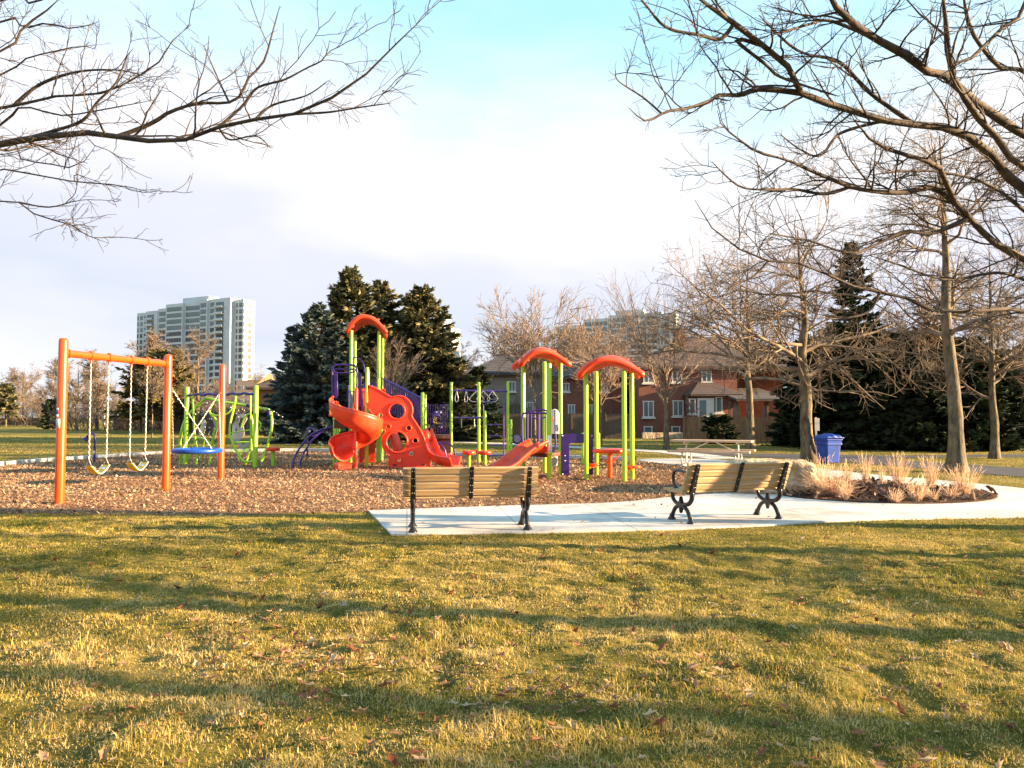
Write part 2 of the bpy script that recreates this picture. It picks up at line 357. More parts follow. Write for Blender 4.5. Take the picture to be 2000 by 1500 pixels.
def circ(c, r, n=28): return [(c[0] + r * math.cos(2 * math.pi * i / n), c[1] + r * math.sin(2 * math.pi * i / n)) for i in range(n)]
def inpoly(x, y, poly):
    c = np.zeros(len(x), bool); n = len(poly)
    for i in range(n):
        x1, y1 = poly[i][:2]; x2, y2 = poly[(i + 1) % n][:2]
        if y1 == y2: continue
        t = ((y1 > y) != (y2 > y)) & (x < (x2 - x1) * (y - y1) / (y2 - y1) + x1); c ^= t
    return c

# ------------------------------------------------------------------ ground, paths
GR = MB(); GR.add([(-2500, -200, 0), (2500, -200, 0), (2500, 3500, 0), (-2500, 3500, 0)], [(0, 1, 2, 3)])
tag(GR.build('lawn', MT['lawn']), kind='structure')
def gl(px, n=5, closed=False):
    return [tuple(p)[:2] for p in smooth_line([(*G(u, v)[:2], 0) for u, v in px], n)]
_vg = np.random.default_rng(99).random((256, 256))
def vnoise(x, y, f):
    u = x * f + 500.3; v = y * f + 300.7; i = np.floor(u).astype(int); j = np.floor(v).astype(int); a = u - i; b = v - j; a = a * a * (3 - 2 * a); b = b * b * (3 - 2 * b)
    g = lambda p, q: _vg[p % 256, q % 256]
    return g(i, j) * (1 - a) * (1 - b) + g(i + 1, j) * a * (1 - b) + g(i, j + 1) * (1 - a) * b + g(i + 1, j + 1) * a * b
def lawn_z(x, y):
    edge = 9.1 + 2.0 / (1 + np.exp(np.clip((x + 2.3) * 5, -50, 50))) + np.where(x > 4, (x - 4) * .10, 0)
    f = np.clip((edge - y) / .7, 0, 1)
    return f * (.018 + .030 * (vnoise(x, y, 2.6) - .5) + .048 * (vnoise(x + 20, y, 5.5) - .5) + .026 * (vnoise(x + 5, y + 8, 11) - .5)) + np.where(f > 0, .012 * np.minimum(1, f * 2), 0)
_gx, _gy = np.linspace(-10.5, 10.5, 421), np.linspace(1.8, 11.6, 241)
_X, _Y = np.meshgrid(_gx, _gy, indexing='ij'); _Z = np.where(lawn_z(_X, _Y) != 0, lawn_z(_X, _Y), -.02)
_i = np.arange(421 * 241).reshape(421, 241)
_F = np.stack([_i[:-1, :-1], _i[1:, :-1], _i[1:, 1:], _i[:-1, 1:]], -1).reshape(-1, 4)
tag(link('lawn', npmesh('lawn', [(np.stack([_X, _Y, _Z], -1).reshape(-1, 3), _F)]), None, MT['lawn']), kind='structure')
near_edge = gl([(-420, 996), (-150, 1000), (0, 1003), (300, 1006), (560, 1004), (720, 1000)])
pav_top = gl([(720, 1000), (1000, 990), (1200, 984), (1330, 971), (1400, 966)])
far_edge = gl([(1240, 900), (1160, 897), (1000, 893), (820, 888), (650, 882), (520, 882), (345, 886), (150, 898), (0, 910), (-250, 935), (-420, 960)])
mulch_poly = near_edge + pav_top[1:] + [G(1470, 961)[:2], G(1470, 926)[:2]] + gl([(1460, 926), (1380, 917), (1290, 906), (1240, 900)])[1:] + far_edge[1:]
pav_low = gl([(2200, 1010), (1900, 1013), (1800, 1015), (1600, 1021), (1500, 1028), (1300, 1036), (1100, 1041), (765, 1046)])
pav_up = gl([(1240, 899), (1290, 897), (1400, 899), (1568, 913), (1700, 928), (1850, 941), (2000, 956), (2200, 975)])
pav_poly = [G(720, 1000)[:2]] + pav_top[1:] + [G(1470, 961)[:2], G(1470, 926)[:2]] + gl([(1460, 926), (1380, 917), (1290, 906), (1240, 900)])[1:] + pav_up[1:] + pav_low
bed_poly = [G(u, v)[:2] for u, v in [(1500, 958), (1530, 971), (1600, 979), (1700, 985), (1800, 987), (1880, 985), (1930, 980), (1948, 973), (1932, 965), (1880, 957), (1780, 950), (1700, 944), (1620, 938), (1560, 933), (1500, 925)]]
bed_poly = [tuple(p)[:2] for p in smooth_line([(*p, 0) for p in bed_poly + bed_poly[:1]], 4)][:-1]
def flat(name, poly, z, m): return tag(link(name, plate(poly, th=0, bevel=0, vertical=False, Y=z), None, m), kind='structure')
flat('playground_mulch', mulch_poly, 0.006, MT['mulch'])
me = plate(pav_poly, th=0.05, bevel=0.006, vertical=False, Y=0.002); tag(link('pavement', me, None, MT['concrete']), kind='structure')
me = plate(bed_poly, th=0.03, bevel=0.008, vertical=False, Y=0.028); tag(link('garden_bed_mulch', me, None, MT['darkmulch']), kind='structure')
kb = MB()
def ribbon(mb, line, wd, z0, z1):
    g = []
    for i, p in enumerate(line):
        a = Vector(line[max(i - 1, 0)]); b = Vector(line[min(i + 1, len(line) - 1)]); t = (b - a).normalized(); n = Vector((-t.y, t.x)); p = Vector(p)
        q0 = p + n * wd / 2; q1 = p - n * wd / 2
        g.append([(q0.x, q0.y, z0), (q0.x, q0.y, z1), (q1.x, q1.y, z1), (q1.x, q1.y, z0)])
    mb.sheet(g, smooth=False)
ribbon(kb, far_edge, 0.22, 0.0, 0.13); tag(kb.build('kerb', MT['concrete']), kind='structure')
path2 = gl([(780, 858), (850, 862), (1000, 868), (1250, 880), (1330, 886), (1420, 897)])
kb = MB(); ribbon(kb, path2, 1.3, 0.0, 0.02); tag(kb.build('footpath', MT['concrete']), kind='structure')
asph = [G(u, v)[:2] for u, v in [(1350, 884), (1480, 886), (1600, 888), (1735, 890), (2000, 888), (2400, 886), (2400, 890), (2000, 893), (1860, 893), (1728, 897), (1800, 902), (1900, 908), (2000, 915), (2400, 938), (2400, 965), (2000, 932), (1860, 921), (1720, 909), (1640, 903), (1560, 898), (1450, 892), (1350, 889)]]
flat('asphalt_path', asph, 0.010, MT['asphalt'])

# ------------------------------------------------------------------ ground cover (grass blades, chips, leaves)
def tint_at(x, y, r):
    p = 0.56 + 0.50 * (vnoise(x, y, .8) - .5) + 0.50 * (vnoise(x, y, 3.1) - .5) + 0.45 * (vnoise(x + 9, y, 9) - .5)
    return np.clip(p + r.normal(0, 0.20, len(x)), 0, 1)
def blades(n, d0, d1, pw, hs, ws, r, side=0.74, lean=1.0):
    d = (d0 ** pw + r.random(n) * (d1 ** pw - d0 ** pw)) ** (1 / pw)
    x = (r.random(n) * 2 - 1) * (d * side + 0.5); y = d
    jx, jy = x + (vnoise(x, y, 4) - .5) * .22, y + (vnoise(x + 50, y, 5) - .5) * .30
    keep = ~inpoly(jx, jy, mulch_poly) & ~inpoly(x + (jx - x) * .3, y - .03 + (jy - y) * .35, pav_poly) & ~inpoly(x, y, asph) & (r.random(n) < .35 + 1.3 * vnoise(x + 77, y + 3, 6))
    x, y, d = x[keep], y[keep], d[keep]; n = len(x)
    h = hs * (0.45 + r.random(n) * 0.9) * (.50 + 1.1 * vnoise(x + 30, y + 11, 4.2) ** 2 * (.6 + .8 * vnoise(x, y + 40, 1.1))); wd = ws * (0.6 + 0.8 * r.random(n)) * (0.5 + d / 9)
    a = r.random(n) * 2 * np.pi; le = np.clip(np.abs(r.normal(0.70, 0.50, n)) * lean, 0, 1.45); a2 = a + np.pi / 2 + r.normal(0, 0.5, n)
    dx, dy = np.cos(a), np.sin(a); sx, sy = np.cos(a2) * wd / 2, np.sin(a2) * wd / 2
    B = np.stack([x, y, np.maximum(lawn_z(x, y), 0) - 0.004], 1); S = np.stack([sx, sy, np.zeros(n)], 1)
    l1 = le * 0.5; Mp = B + np.stack([dx * np.sin(l1) * h * .55, dy * np.sin(l1) * h * .55, np.cos(l1) * h * .55], 1)
    Tp = Mp + np.stack([dx * np.sin(le * 1.25) * h * .5, dy * np.sin(le * 1.25) * h * .5, np.cos(le * 1.25) * h * .5], 1)
    V = np.stack([B - S, B + S, Mp + S * .85, Mp - S * .85, Tp], 1).reshape(-1, 3)
    i = np.arange(n)[:, None] * 5; F = np.concatenate([i + np.array([[0, 1, 2]]), i + np.array([[0, 2, 3]]), i + np.array([[3, 2, 4]])])
    t = tint_at(x, y, r); t = np.clip(t + (le - 0.5) * 0.35 + np.clip((5.5 - d) * 0.06, -0.05, 0.2), 0, 1)
    return V, F, np.repeat(t, 5)
V1, F1, t1 = blades(560000, 2.7, 12.0, 1.0, 0.031, 0.0030, rng, lean=1.4)
V3, F3, t3 = blades(26000, 2.7, 7.0, 1.0, 0.044, 0.0046, rng, lean=1.9)
V2, F2, t2 = blades(220000, 9.5, 60.0, 1.0, 0.040, 0.0034, rng)
g_ = npmesh('grass', [(V1, F1), (V2, F2), (V3, F3)], np.concatenate([t1, t2, np.clip(t3 + .25, 0, 1)]))
tag(link('grass', g_, None, MT['blade']), 'short winter lawn grass, part green and part straw', 'grass', kind='stuff')
def chips(name, n, xr, yr, poly, m, size, r, lab, z=0.008, excl=None, pw=0.6):
    x = xr[0] + r.random(n) * (xr[1] - xr[0]); y = (yr[0] ** pw + r.random(n) * (yr[1] ** pw - yr[0] ** pw)) ** (1 / pw)
    k = inpoly(x + r.normal(0, .05, n), y + r.normal(0, .10, n), poly); x, y = x[k], y[k]; n = len(x)
    L = size * (0.4 + r.random(n) ** 3 * 3.4) * (0.75 + y / 45); W = L * (0.22 + 0.3 * r.random(n)); a = r.random(n) * np.pi
    tl = r.normal(0, 0.42, n); rl = r.normal(0, 0.5, n)
    U = np.stack([np.cos(a) * np.cos(tl), np.sin(a) * np.cos(tl), np.sin(tl)], 1); Vv = np.stack([-np.sin(a) * np.cos(rl), np.cos(a) * np.cos(rl), np.sin(rl)], 1)
    C = np.stack([x, y, z + np.abs(np.sin(tl)) * L * .5 + r.random(n) * 0.014], 1)
    up = np.array([[0, 0, 1.]]) * (W * 0.35)[:, None]
    V = np.stack([C - U * L[:, None] / 2 - Vv * W[:, None] / 2, C + U * L[:, None] / 2 - Vv * W[:, None] / 2, C + U * L[:, None] * .45 + up * .5, C - U * L[:, None] * .45 + up * .5,
                  C + U * L[:, None] / 2 + Vv * W[:, None] / 2, C - U * L[:, None] / 2 + Vv * W[:, None] / 2], 1).reshape(-1, 3)
    i = np.arange(n)[:, None] * 6; F = np.concatenate([i + np.array([[0, 1, 2, 3]]), i + np.array([[3, 2, 4, 5]])])
    patch = 0.09 * np.sin(x * 1.1 + 2 * np.sin(y * .8)) + 0.07 * np.sin(y * 2.1 + x * .6)
    tt = np.clip(r.normal(0.47, 0.20, n) + patch, 0, 1)
    tag(link(name, npmesh(name, [(V, F)], np.repeat(tt, 6), smooth=False), None, m), lab, 'wood chips', kind='stuff')
chips('wood_chips', 400000, (-17, 9), (11.0, 32), mulch_poly, MT['chip'], 0.017, rng, 'loose tan and brown wood chips covering the play area')
chips('mulch_chips', 9000, (4.5, 12), (11.5, 19), bed_poly, MT['darkchip'], 0.05, rng, 'dark bark mulch covering the planted bed', z=0.05, pw=1)
def leaves(n, r):
    d = (2.8 ** .3 + r.random(n) * (60 ** .3 - 2.8 ** .3)) ** (1 / .3); x = (r.random(n) * 2 - 1) * d * .74; y = d
    # drifts of leaves: left foreground hollow and left field band
    m_ = n // 26; x[:m_] = r.normal(-1.4, 0.6, m_) + 0; y[:m_] = 4.9 + r.normal(0, .35, m_) - (x[:m_] + 1.6) * .6
    b_ = n // 4; y[-b_:] = r.normal(34, 2.5, b_); x[-b_:] = -26 + r.random(b_) * 22
    q_ = n // 50; x[m_:m_ + q_] = r.normal(0.4, 0.6, q_); y[m_:m_ + q_] = r.normal(3.9, .4, q_)
    ks = ~inpoly(x, y, pav_poly) | (r.random(n) < .16); x, y = x[ks], y[ks]; n = len(x); d = y
    s = (0.015 + 0.028 * r.random(n) ** 1.8) * (1 + np.clip(d - 15, 0, 50) / 50); a = r.random(n) * 6.28
    k = 10; prof = np.array([1, .5, .85, .45, .95, .42, .95, .45, .85, .5]); ang = np.arange(k) / k * 2 * np.pi
    lx = s[:, None] * prof * np.cos(ang) * 1.25; ly = s[:, None] * prof * np.sin(ang) * .8
    curl = (0.2 + r.random(n) * .9)[:, None]; lz = curl * (ly ** 2) / s[:, None] + (r.normal(0, .35, n))[:, None] * lx * .8 + 0.0
    X = x[:, None] + lx * np.cos(a)[:, None] - ly * np.sin(a)[:, None]; Y = y[:, None] + lx * np.sin(a)[:, None] + ly * np.cos(a)[:, None]
    Zz = (0.012 + 0.022 * r.random(n))[:, None] - lz.min(1, keepdims=True) * .6 + lz
    on = inpoly(x, y, pav_poly); Zz[on] += 0.025; Zz += np.maximum(lawn_z(x, y), 0)[:, None]
    V = np.stack([X, Y, Zz], 2).reshape(-1, 3); F = np.arange(n * k).reshape(n, k)
    c = np.stack([x, y, Zz.min(1)], 1); V = np.concatenate([V, c]); base = np.arange(n)[:, None] * k; j = np.arange(k)[None, :]
    F = np.stack([base + j, base + (j + 1) % k, np.broadcast_to(n * k + np.arange(n)[:, None], (n, k))], -1).reshape(-1, 3)
    t = np.clip(r.normal(.5, .3, n), 0, 1)
    tag(link('fallen_leaves', npmesh('fallen_leaves', [(V, F)], np.concatenate([np.repeat(t, k), t])), None, MT['leaf']), 'dry brown leaves scattered over the lawn', 'leaves', kind='stuff')
leaves(5200, rng)

# ------------------------------------------------------------------ bare trees
def grow(P0, D, L, R0, R1, Mn, wander, trop, r, zig=0.0):
    n = len(P0); pts = np.zeros((n, Mn, 3)); pts[:, 0] = P0; d = D.copy(); st_ = (L / (Mn - 1))[:, None]
    zz = r.normal(0, 1, (n, 3))
    for i in range(1, Mn):
        d = d + r.normal(0, wander, (n, 3)) + trop * np.array([[0, 0, 1.]]) + (zig * zz * (1 if i % 2 else -1)); d /= np.linalg.norm(d, axis=1, keepdims=True)
        pts[:, i] = pts[:, i - 1] + d * st_
    t = np.linspace(0, 1, Mn)[None, :]; return pts, R0[:, None] * (1 - t) + R1[:, None] * t
def kids(pts, rad, npp, t0, t1, ang, asd, lr, r, rr=0.6, rmin=0.0, flat=0.0, Labs=None, up=0.0, base_long=0.6):
    n, m, _ = pts.shape; L = np.linalg.norm(np.diff(pts, axis=1), axis=2).sum(1)
    cnt = np.full(n, npp) if np.isscalar(npp) else npp
    par = np.repeat(np.arange(n), cnt.astype(int)); q = len(par)
    t = t0 + (t1 - t0) * r.random(q); f = t * (m - 1); i = np.minimum(f.astype(int), m - 2); fr = (f - i)[:, None]
    p = pts[par, i] * (1 - fr) + pts[par, i + 1] * fr; rd = rad[par, i] * (1 - fr[:, 0]) + rad[par, i + 1] * fr[:, 0]
    T = pts[par, i + 1] - pts[par, i]; T /= np.linalg.norm(T, axis=1, keepdims=True) + 1e-9
    v = r.normal(0, 1, (q, 3)); v[:, 2] *= (1 - flat); v[:, 2] += up; v -= T * (v * T).sum(1, keepdims=True); v /= np.linalg.norm(v, axis=1, keepdims=True) + 1e-9
    a = np.radians(np.clip(r.normal(ang, asd, q), 8, 100))[:, None]
    D = T * np.cos(a) + v * np.sin(a)
    Lc = (L[par] if Labs is None else Labs) * lr * (1 - base_long * t) * (0.55 + 0.8 * r.random(q))
    return p, D, Lc, np.maximum(rd * rr, rmin)
def resamp(pts, m):
    pts = np.array([tuple(p) for p in smooth_line(pts, 4)]); s = np.concatenate([[0], np.cumsum(np.linalg.norm(np.diff(pts, axis=0), axis=1))])
    u = np.linspace(0, s[-1], m); return np.stack([np.interp(u, s, pts[:, k]) for k in range(3)], 1)
class Tree:
    def __init__(s, seed): s.r = np.random.default_rng(seed); s.ch = []; s.tk = []
    def trunk(s, pts, rads, k=12):
        Pm = resamp(pts, 26); s0 = np.linspace(0, 1, len(rads)); rr = np.interp(np.linspace(0, 1, 26), s0, rads)
        # flare and bark lumps
        V, F = tubes(Pm[None], rr[None], k); V = V.reshape(26, k, 3); C = Pm[:, None, :]
        V = C + (V - C) * (1 + s.r.normal(0, .045, (26, k, 1))); V[0] = Pm[0] + (V[0] - Pm[0]) * 1.5; V[1] = Pm[1] + (V[1] - Pm[1]) * 1.12
        s.tk.append((V.reshape(-1, 3), F)); return Pm[None], rr[None]
    def limbs(s, pr, k): s.ch.append(tubes(pr[0], pr[1], k)); return pr
    def make(s, name, lab, cat, loc, m1, m2, group=None):
        root = thing(name, lab, cat, loc, group=group)
        link('trunk', npmesh('trunk', s.tk), root, m1); link('crown', npmesh('crown', s.ch), root, m2); return root
def std_tree(seed, x, y, h, fork, spread, r0, style, name, lab, dens=1.0, m1='bark', m2='barkfar', rmin=0.008, group=None, lean=0.0, cat='tree'):
    T = Tree(seed); r = T.r
    top = 0.92 if style != 'vase' else 0.55
    tp = [(x, y, 0)] + [(x + lean * q + r.normal(0, r0 * .28), y + r.normal(0, r0 * .28), h * top * q) for q in (0.15, .3, .45, .6, .8, 1)]
    pt = T.trunk(tp, [r0, r0 * .8, r0 * .66, r0 * .45, r0 * .25, r0 * .08])
    f0 = fork / (h * top)
    if style == 'spread':
        p, D, L, rd = kids(pt[0], pt[1], int(18 * dens ** .5), f0, .95, 62, 14, 1, r, .55, .02, Labs=spread, base_long=.35); A = grow(p, D, L, rd, rd * .2, 9, .13, .015, r)
    elif style == 'vase':
        p, D, L, rd = kids(pt[0], pt[1], int(24 * dens ** .5), f0, .98, 38, 8, 1, r, .5, .012, Labs=(h - fork) * .75, base_long=.1); A = grow(p, D, L, rd, rd * .15, 9, .06, .06, r)
    elif style == 'droop':
        p, D, L, rd = kids(pt[0], pt[1], int(22 * dens ** .5), f0, .97, 68, 12, 1, r, .55, .02, Labs=spread, base_long=.5); A = grow(p, D, L, rd, rd * .2, 9, .17, -.012, r)
    else:   # oval: ascending
        p, D, L, rd = kids(pt[0], pt[1], int(26 * dens ** .5), f0, .98, 45, 10, 1, r, .5, .015, Labs=spread * 1.3, base_long=.55); A = grow(p, D, L, rd, rd * .2, 9, .09, .04, r)
    def ok(pr): k_ = pr[0][:, :, 2].min(1) > fork * .62; return pr[0][k_], pr[1][k_]
    A = ok(A); T.limbs(A, 5)
    tr = -.022 if style == 'droop' else .03; an = 28 if style == 'vase' else 46
    p, D, L, rd = kids(A[0], A[1], int(14 * dens), .10, 1, an, 14, .62, r, .6, rmin * 1.2); B = T.limbs(ok(grow(p, D, L, rd, rd * .35, 7, .14, tr, r)), 4)
    p, D, L, rd = kids(B[0], B[1], int(8 * dens), .1, 1, an, 16, .62, r, .65, rmin); C = T.limbs(ok(grow(p, D, L, rd, rd * .5, 5, .16, tr, r)), 3)
    if style in ('spread', 'droop'):
        p, D, L, rd = kids(C[0], C[1], 2, .2, 1, an, 18, .7, r, .8, rmin * .8); T.limbs(grow(p, D, L, rd, rd * .6, 4, .2, tr, r), 3)
    return T.make(name, lab, cat, (x, y, 0), MT[m1], MT[m2], group)
def traced_tree(seed, trunkpts, trunkr, limbs, name, lab, dens=1.0):
    """limbs: list of (pixel polyline, depth start, depth end, r px start, r px end, [world prefix points])"""
    T = Tree(seed); r = T.r; T.trunk(trunkpts, trunkr, 14)
    Mn = 22; Ps, Rs = [], []
    for px, y0, y1, ra, rb, pre in limbs:
        if not len(pre) and Ps:
            best = None
            for Pp in Ps:
                cz = (Pp[:, 1] * ct + (Pp[:, 2] - CAMH) * st); uu = 1000 + FP * Pp[:, 0] / cz; vv = 750 - FP * (-(Pp[:, 1]) * st + (Pp[:, 2] - CAMH) * ct) / cz; dd = (uu - px[0][0]) ** 2 + (vv - px[0][1]) ** 2; k_ = dd.argmin()
                if best is None or dd[k_] < best[0]: best = (dd[k_], Pp[k_].copy())
            if best[0] < 70 ** 2: y1 = y1 + (best[1][1] - y0) * .8; y0 = best[1][1]; pre = [best[1]]; px = px[1:]
        n = len(px); w_ = [P(u, v, y0 + (y1 - y0) * i / (n - 1)) for i, (u, v) in enumerate(px)]
        w_ = [Vector(q) + Vector(tuple(r.normal(0, .012, 3))) for q in w_]; pl = resamp(list(pre) + list(w_), Mn)
        Ps.append(pl); R0 = ra / FP * y0; R1 = rb / FP * y1; t = np.linspace(0, 1, Mn); Rs.append((R0 + (R1 - R0) * t ** .8) * np.where(t > .93, 1 - (t - .93) / .07 * .65, 1))
    Ps = np.array(Ps); Rs = np.array(Rs)
    # bark knuckles
    Rk = Rs * (1 + r.normal(0, .06, Rs.shape)); T.limbs((Ps, Rk), 8)
    Ls = np.linalg.norm(np.diff(Ps, axis=1), axis=2).sum(1)
    p, D, L, rd = kids(Ps, Rs, np.round(Ls * 3.4 * dens), .08, 1, 44, 12, 1, r, .5, .0045, flat=.35, Labs=.95, base_long=.25, up=.15)
    B = T.limbs(grow(p, D, L, np.minimum(rd, .013), np.full(len(p), .0025), 11, .13, .012, r, .06), 5)
    kp = (B[0][:, -1, 2] - B[0][:, 0, 2]) > -.35; T.ch[-1] = tubes(B[0][kp], B[1][kp], 5); B = (B[0][kp], B[1][kp])
    p, D, L, rd = kids(B[0], B[1], 5, .12, 1, 42, 14, .5, r, .7, .0028, flat=.3, up=.1)
    C = T.limbs(grow(p, D, L, rd, np.full(len(p), .002), 7, .15, .02, r, .1), 4)
    p, D, L, rd = kids(C[0], C[1], 2, .1, 1, 45, 15, .5, r, .8, .0017, up=.1); T.limbs(grow(p, D, L, rd, np.full(len(p), .0015), 4, .15, .03, r, .12), 3)
    # short spurs straight off the limbs
    p, D, L, rd = kids(Ps, Rs, np.round(Ls * 9), .1, 1, 60, 14, 1, r, .3, .003, Labs=.14, base_long=0); T.limbs(grow(p, D, L, np.minimum(rd, .006), np.full(len(p), .002), 4, .2, .02, r, .2), 3)
    return T.make(name, lab, 'tree', trunkpts[0], MT['bark'], MT['twigmix'])
# limb bark: thick limbs lichen-brown, same bark all through
MT['twigmix'] = mat('limb_bark', (0.024, 0.016, 0.018), 0.85, 0.3, 7, 0.5, 40, col2=(0.095, 0.066, 0.042))

TR = [(8.9, 9.9, 0), (8.85, 9.9, 1.2), (8.8, 9.85, 2.4), (9.0, 9.9, 3.6), (9.3, 10, 5.2), (9.3, 10.2, 7.5)]
tp = lambda z, dx=0: (8.85 + dx, 9.9, z)
RL = [
 ([(2000,503),(1939,474),(1901,435),(1863,392),(1845,350),(1828,320),(1769,303),(1709,277),(1671,239)], 9.2, 7.6, 13, 3, [tp(2.5), (7.7, 9.7, 3.0)]),
 ([(2000,367),(1948,316),(1897,273),(1854,252),(1777,243),(1705,230),(1649,209),(1590,196),(1555,175),(1543,145),(1530,107),(1487,85),(1440,51),(1410,21),(1368,-4),(1320,-40)], 9.0, 6.6, 14, 4, [tp(3.0), (7.7, 9.5, 3.8)]),
 ([(2000,264),(1939,226),(1905,200),(1871,171),(1850,149),(1820,147),(1769,111),(1713,73),(1662,38),(1632,9),(1600,-50)], 8.4, 6.8, 14, 7, [tp(3.4), (7.6, 9.1, 4.4)]),
 ([(2000,328),(1965,282),(1922,239),(1888,200),(1871,166),(1854,128),(1850,85),(1845,43),(1850,20),(1841,-20)], 8.0, 7.0, 8, 6, [tp(3.2), (7.4, 8.8, 4.0)]),
 ([(1543,169),(1487,175),(1444,188),(1402,188),(1385,200),(1338,209),(1299,218),(1265,239),(1225,205)], 7.1, 6.2, 7, 1.4, []),
 ([(1299,218),(1257,188),(1205,158),(1201,137)], 6.4, 6.2, 2.4, 1, []),
 ([(1440,60),(1410,77),(1368,64),(1304,51),(1265,13),(1244,-8)], 6.8, 6.3, 4.5, 2, []),
 ([(1480,88),(1432,77),(1491,124),(1521,149),(1580,166),(1640,186)], 6.7, 7.2, 4, 2, []),
 ([(1888,444),(1820,456),(1769,452),(1705,482),(1658,495),(1590,469),(1555,461),(1496,452)], 8.6, 7.8, 5, 1.6, []),
 ([(1863,392),(1820,367),(1777,371),(1735,380),(1671,367),(1628,354),(1585,333),(1543,316),(1479,294),(1436,264),(1410,247),(1398,213)], 8.3, 7.0, 7, 1.3, []),
 ([(1671,373),(1607,380),(1555,367),(1500,371),(1453,363),(1419,346),(1389,316)], 7.8, 7.2, 4, 1.3, []),
 ([(2000,610),(1965,602),(1905,608),(1820,604),(1777,589),(1735,572),(1671,563),(1628,546),(1581,520),(1521,512),(1470,503),(1419,461),(1372,427),(1357,392)], 8.6, 6.8, 7, 1.5, [tp(2.7), (7.2, 9.2, 2.85)]),
 ([(1713,73),(1628,38),(1590,48),(1543,60),(1510,73)], 7.2, 6.8, 4, 2, []),
 ([(2060,-20),(2000,30),(1965,55),(1931,85),(1892,119),(1858,128)], 7.6, 7.2, 5, 4, [tp(4.6)]),
 ([(1521,512),(1470,540),(1430,560),(1400,600),(1380,620)], 7.4, 7.0, 2.5, 1, []),
 ([(1735,572),(1700,610),(1640,625),(1590,622)], 7.9, 7.4, 3, 1, []),
 ([(1705,230),(1640,260),(1600,300),(1560,290),(1520,262)], 7.6, 7.0, 4, 1.2, []),
 ([(1777,243),(1700,180),(1640,120),(1560,100),(1480,30)], 8.2, 7.2, 5, 2, []),
 ([(2020,150),(1960,130),(1900,60),(1880,-20)], 9.6, 9.0, 6, 4, [tp(4.8)]),
 ([(2050,440),(1960,380),(1900,350),(1800,330),(1700,340)], 10.5, 9.6, 6, 1.6, [tp(3.5)]),
 ([(2050,560),(1950,530),(1850,545),(1760,520),(1700,500)], 10.2, 9.0, 5, 1.5, [tp(3.0)]),
]
# limbs of the same tree that spread away from the camera and out of the frame (they shade the lawn)
T_right = traced_tree(11, TR, [.24, .2, .19, .15, .1, .03], RL, 'bare_tree', 'big bare tree whose dark limbs reach in from the right edge across the sky', 1.2)
TL = [(-8.2, 8.2, 0), (-8.2, 8.2, 1.5), (-8.15, 8.15, 3.2), (-8.3, 8.2, 5.0), (-8.2, 8.3, 7.5)]
tl = lambda z: (-8.2, 8.2, z)
LL = [
 ([(0,280),(43,273),(86,269),(159,260),(215,269),(254,260),(284,275),(357,273),(404,254),(447,247),(507,232),(568,224),(636,198),(688,166),(731,129),(774,92),(804,56),(838,18)], 7.4, 6.2, 12.0, 1.3, [tl(3.6), (-6.6, 7.8, 4.1)]),
 ([(258,258),(297,241),(327,221),(387,200),(456,200),(486,155),(516,125),(533,69),(541,9)], 7.0, 6.8, 5, 1.2, []),
 ([(439,241),(473,206),(507,172),(559,155),(602,133),(632,112),(643,80)], 6.8, 6.5, 3.5, 1.1, []),
 ([(507,228),(533,206),(602,189),(645,159)], 6.6, 6.5, 3, 1, []),
 ([(568,224),(640,216),(700,212),(765,206)], 6.5, 6.3, 3, 1, []),
 ([(404,262),(447,272),(500,270),(527,288)], 6.8, 6.5, 2.2, 1, []),
 ([(456,200),(430,160),(395,88)], 6.8, 6.7, 2.4, 1, []),
 ([(0,211),(52,200),(112,191),(181,185),(228,172),(275,144),(305,129),(327,95),(344,65),(368,45)], 7.8, 7.2, 6, 1.2, [tl(3.9), (-7.0, 8.0, 4.6)]),
 ([(65,266),(116,249),(163,234),(185,198),(224,163),(249,108),(262,90)], 7.3, 7.0, 4.5, 1.1, []),
 ([(0,335),(47,344),(129,353),(185,359),(245,368),(301,372)], 7.2, 6.8, 3.5, 1, [tl(3.3), (-6.4, 7.6, 3.7)]),
 ([(0,396),(43,404),(86,424),(129,436),(172,460),(211,473)], 7.0, 6.6, 3.2, 1, [tl(3.0), (-6.4, 7.4, 3.4)]),
 ([(43,402),(99,404),(146,389)], 7.0, 6.8, 2, 1, []),
 ([(43,198),(69,168),(116,146),(172,138),(241,140),(290,150)], 7.7, 7.3, 4, 1, []),
 ([(-10,110),(26,77),(47,47),(86,22),(116,-6)], 7.6, 7.4, 4, 2, [tl(4.6)]),
 ([(-10,40),(40,55),(90,48),(140,52),(190,40)], 8.4, 8.0, 4, 1.2, [tl(4.8)]),
 ([(-10,150),(50,120),(110,100),(160,90),(190,103)], 8.2, 7.9, 3.5, 1, [tl(4.4)]),
 ([(-10,5),(60,10),(110,-10)], 8.0, 7.9, 4, 2, [tl(5.0)]),
 ([(-10,290),(40,310),(90,320),(150,325),(186,283)], 7.6, 7.2, 3, 1, [tl(3.4)]),
 ([(-10,250),(20,220),(60,210),(120,225),(200,215),(300,195)], 8.3, 7.6, 4, 1, [tl(3.9)]),
]
T_left = traced_tree(12, TL, [.22, .18, .16, .11, .03], LL, 'bare_tree', 'bare tree with long crooked limb reaching in from the left edge over the swings', .7)
# park trees standing off to the right, beyond the frame: they cast the long shadows on the lawn
std_tree(31, 15.5, 3.6, 9, 2.2, 4.5, .24, 'spread', 'bare_tree', 'bare park tree standing outside the right edge nearest the camera', .4, rmin=.010)
std_tree(32, 22, 1.2, 10, 2.4, 5, .26, 'spread', 'bare_tree', 'bare park tree farther off outside the right edge', .3, rmin=.010)
std_tree(33, 19, 6.2, 9, 2.2, 4.2, .22, 'droop', 'bare_tree', 'bare drooping tree outside the right edge beyond the big limbs', .3, rmin=.010)

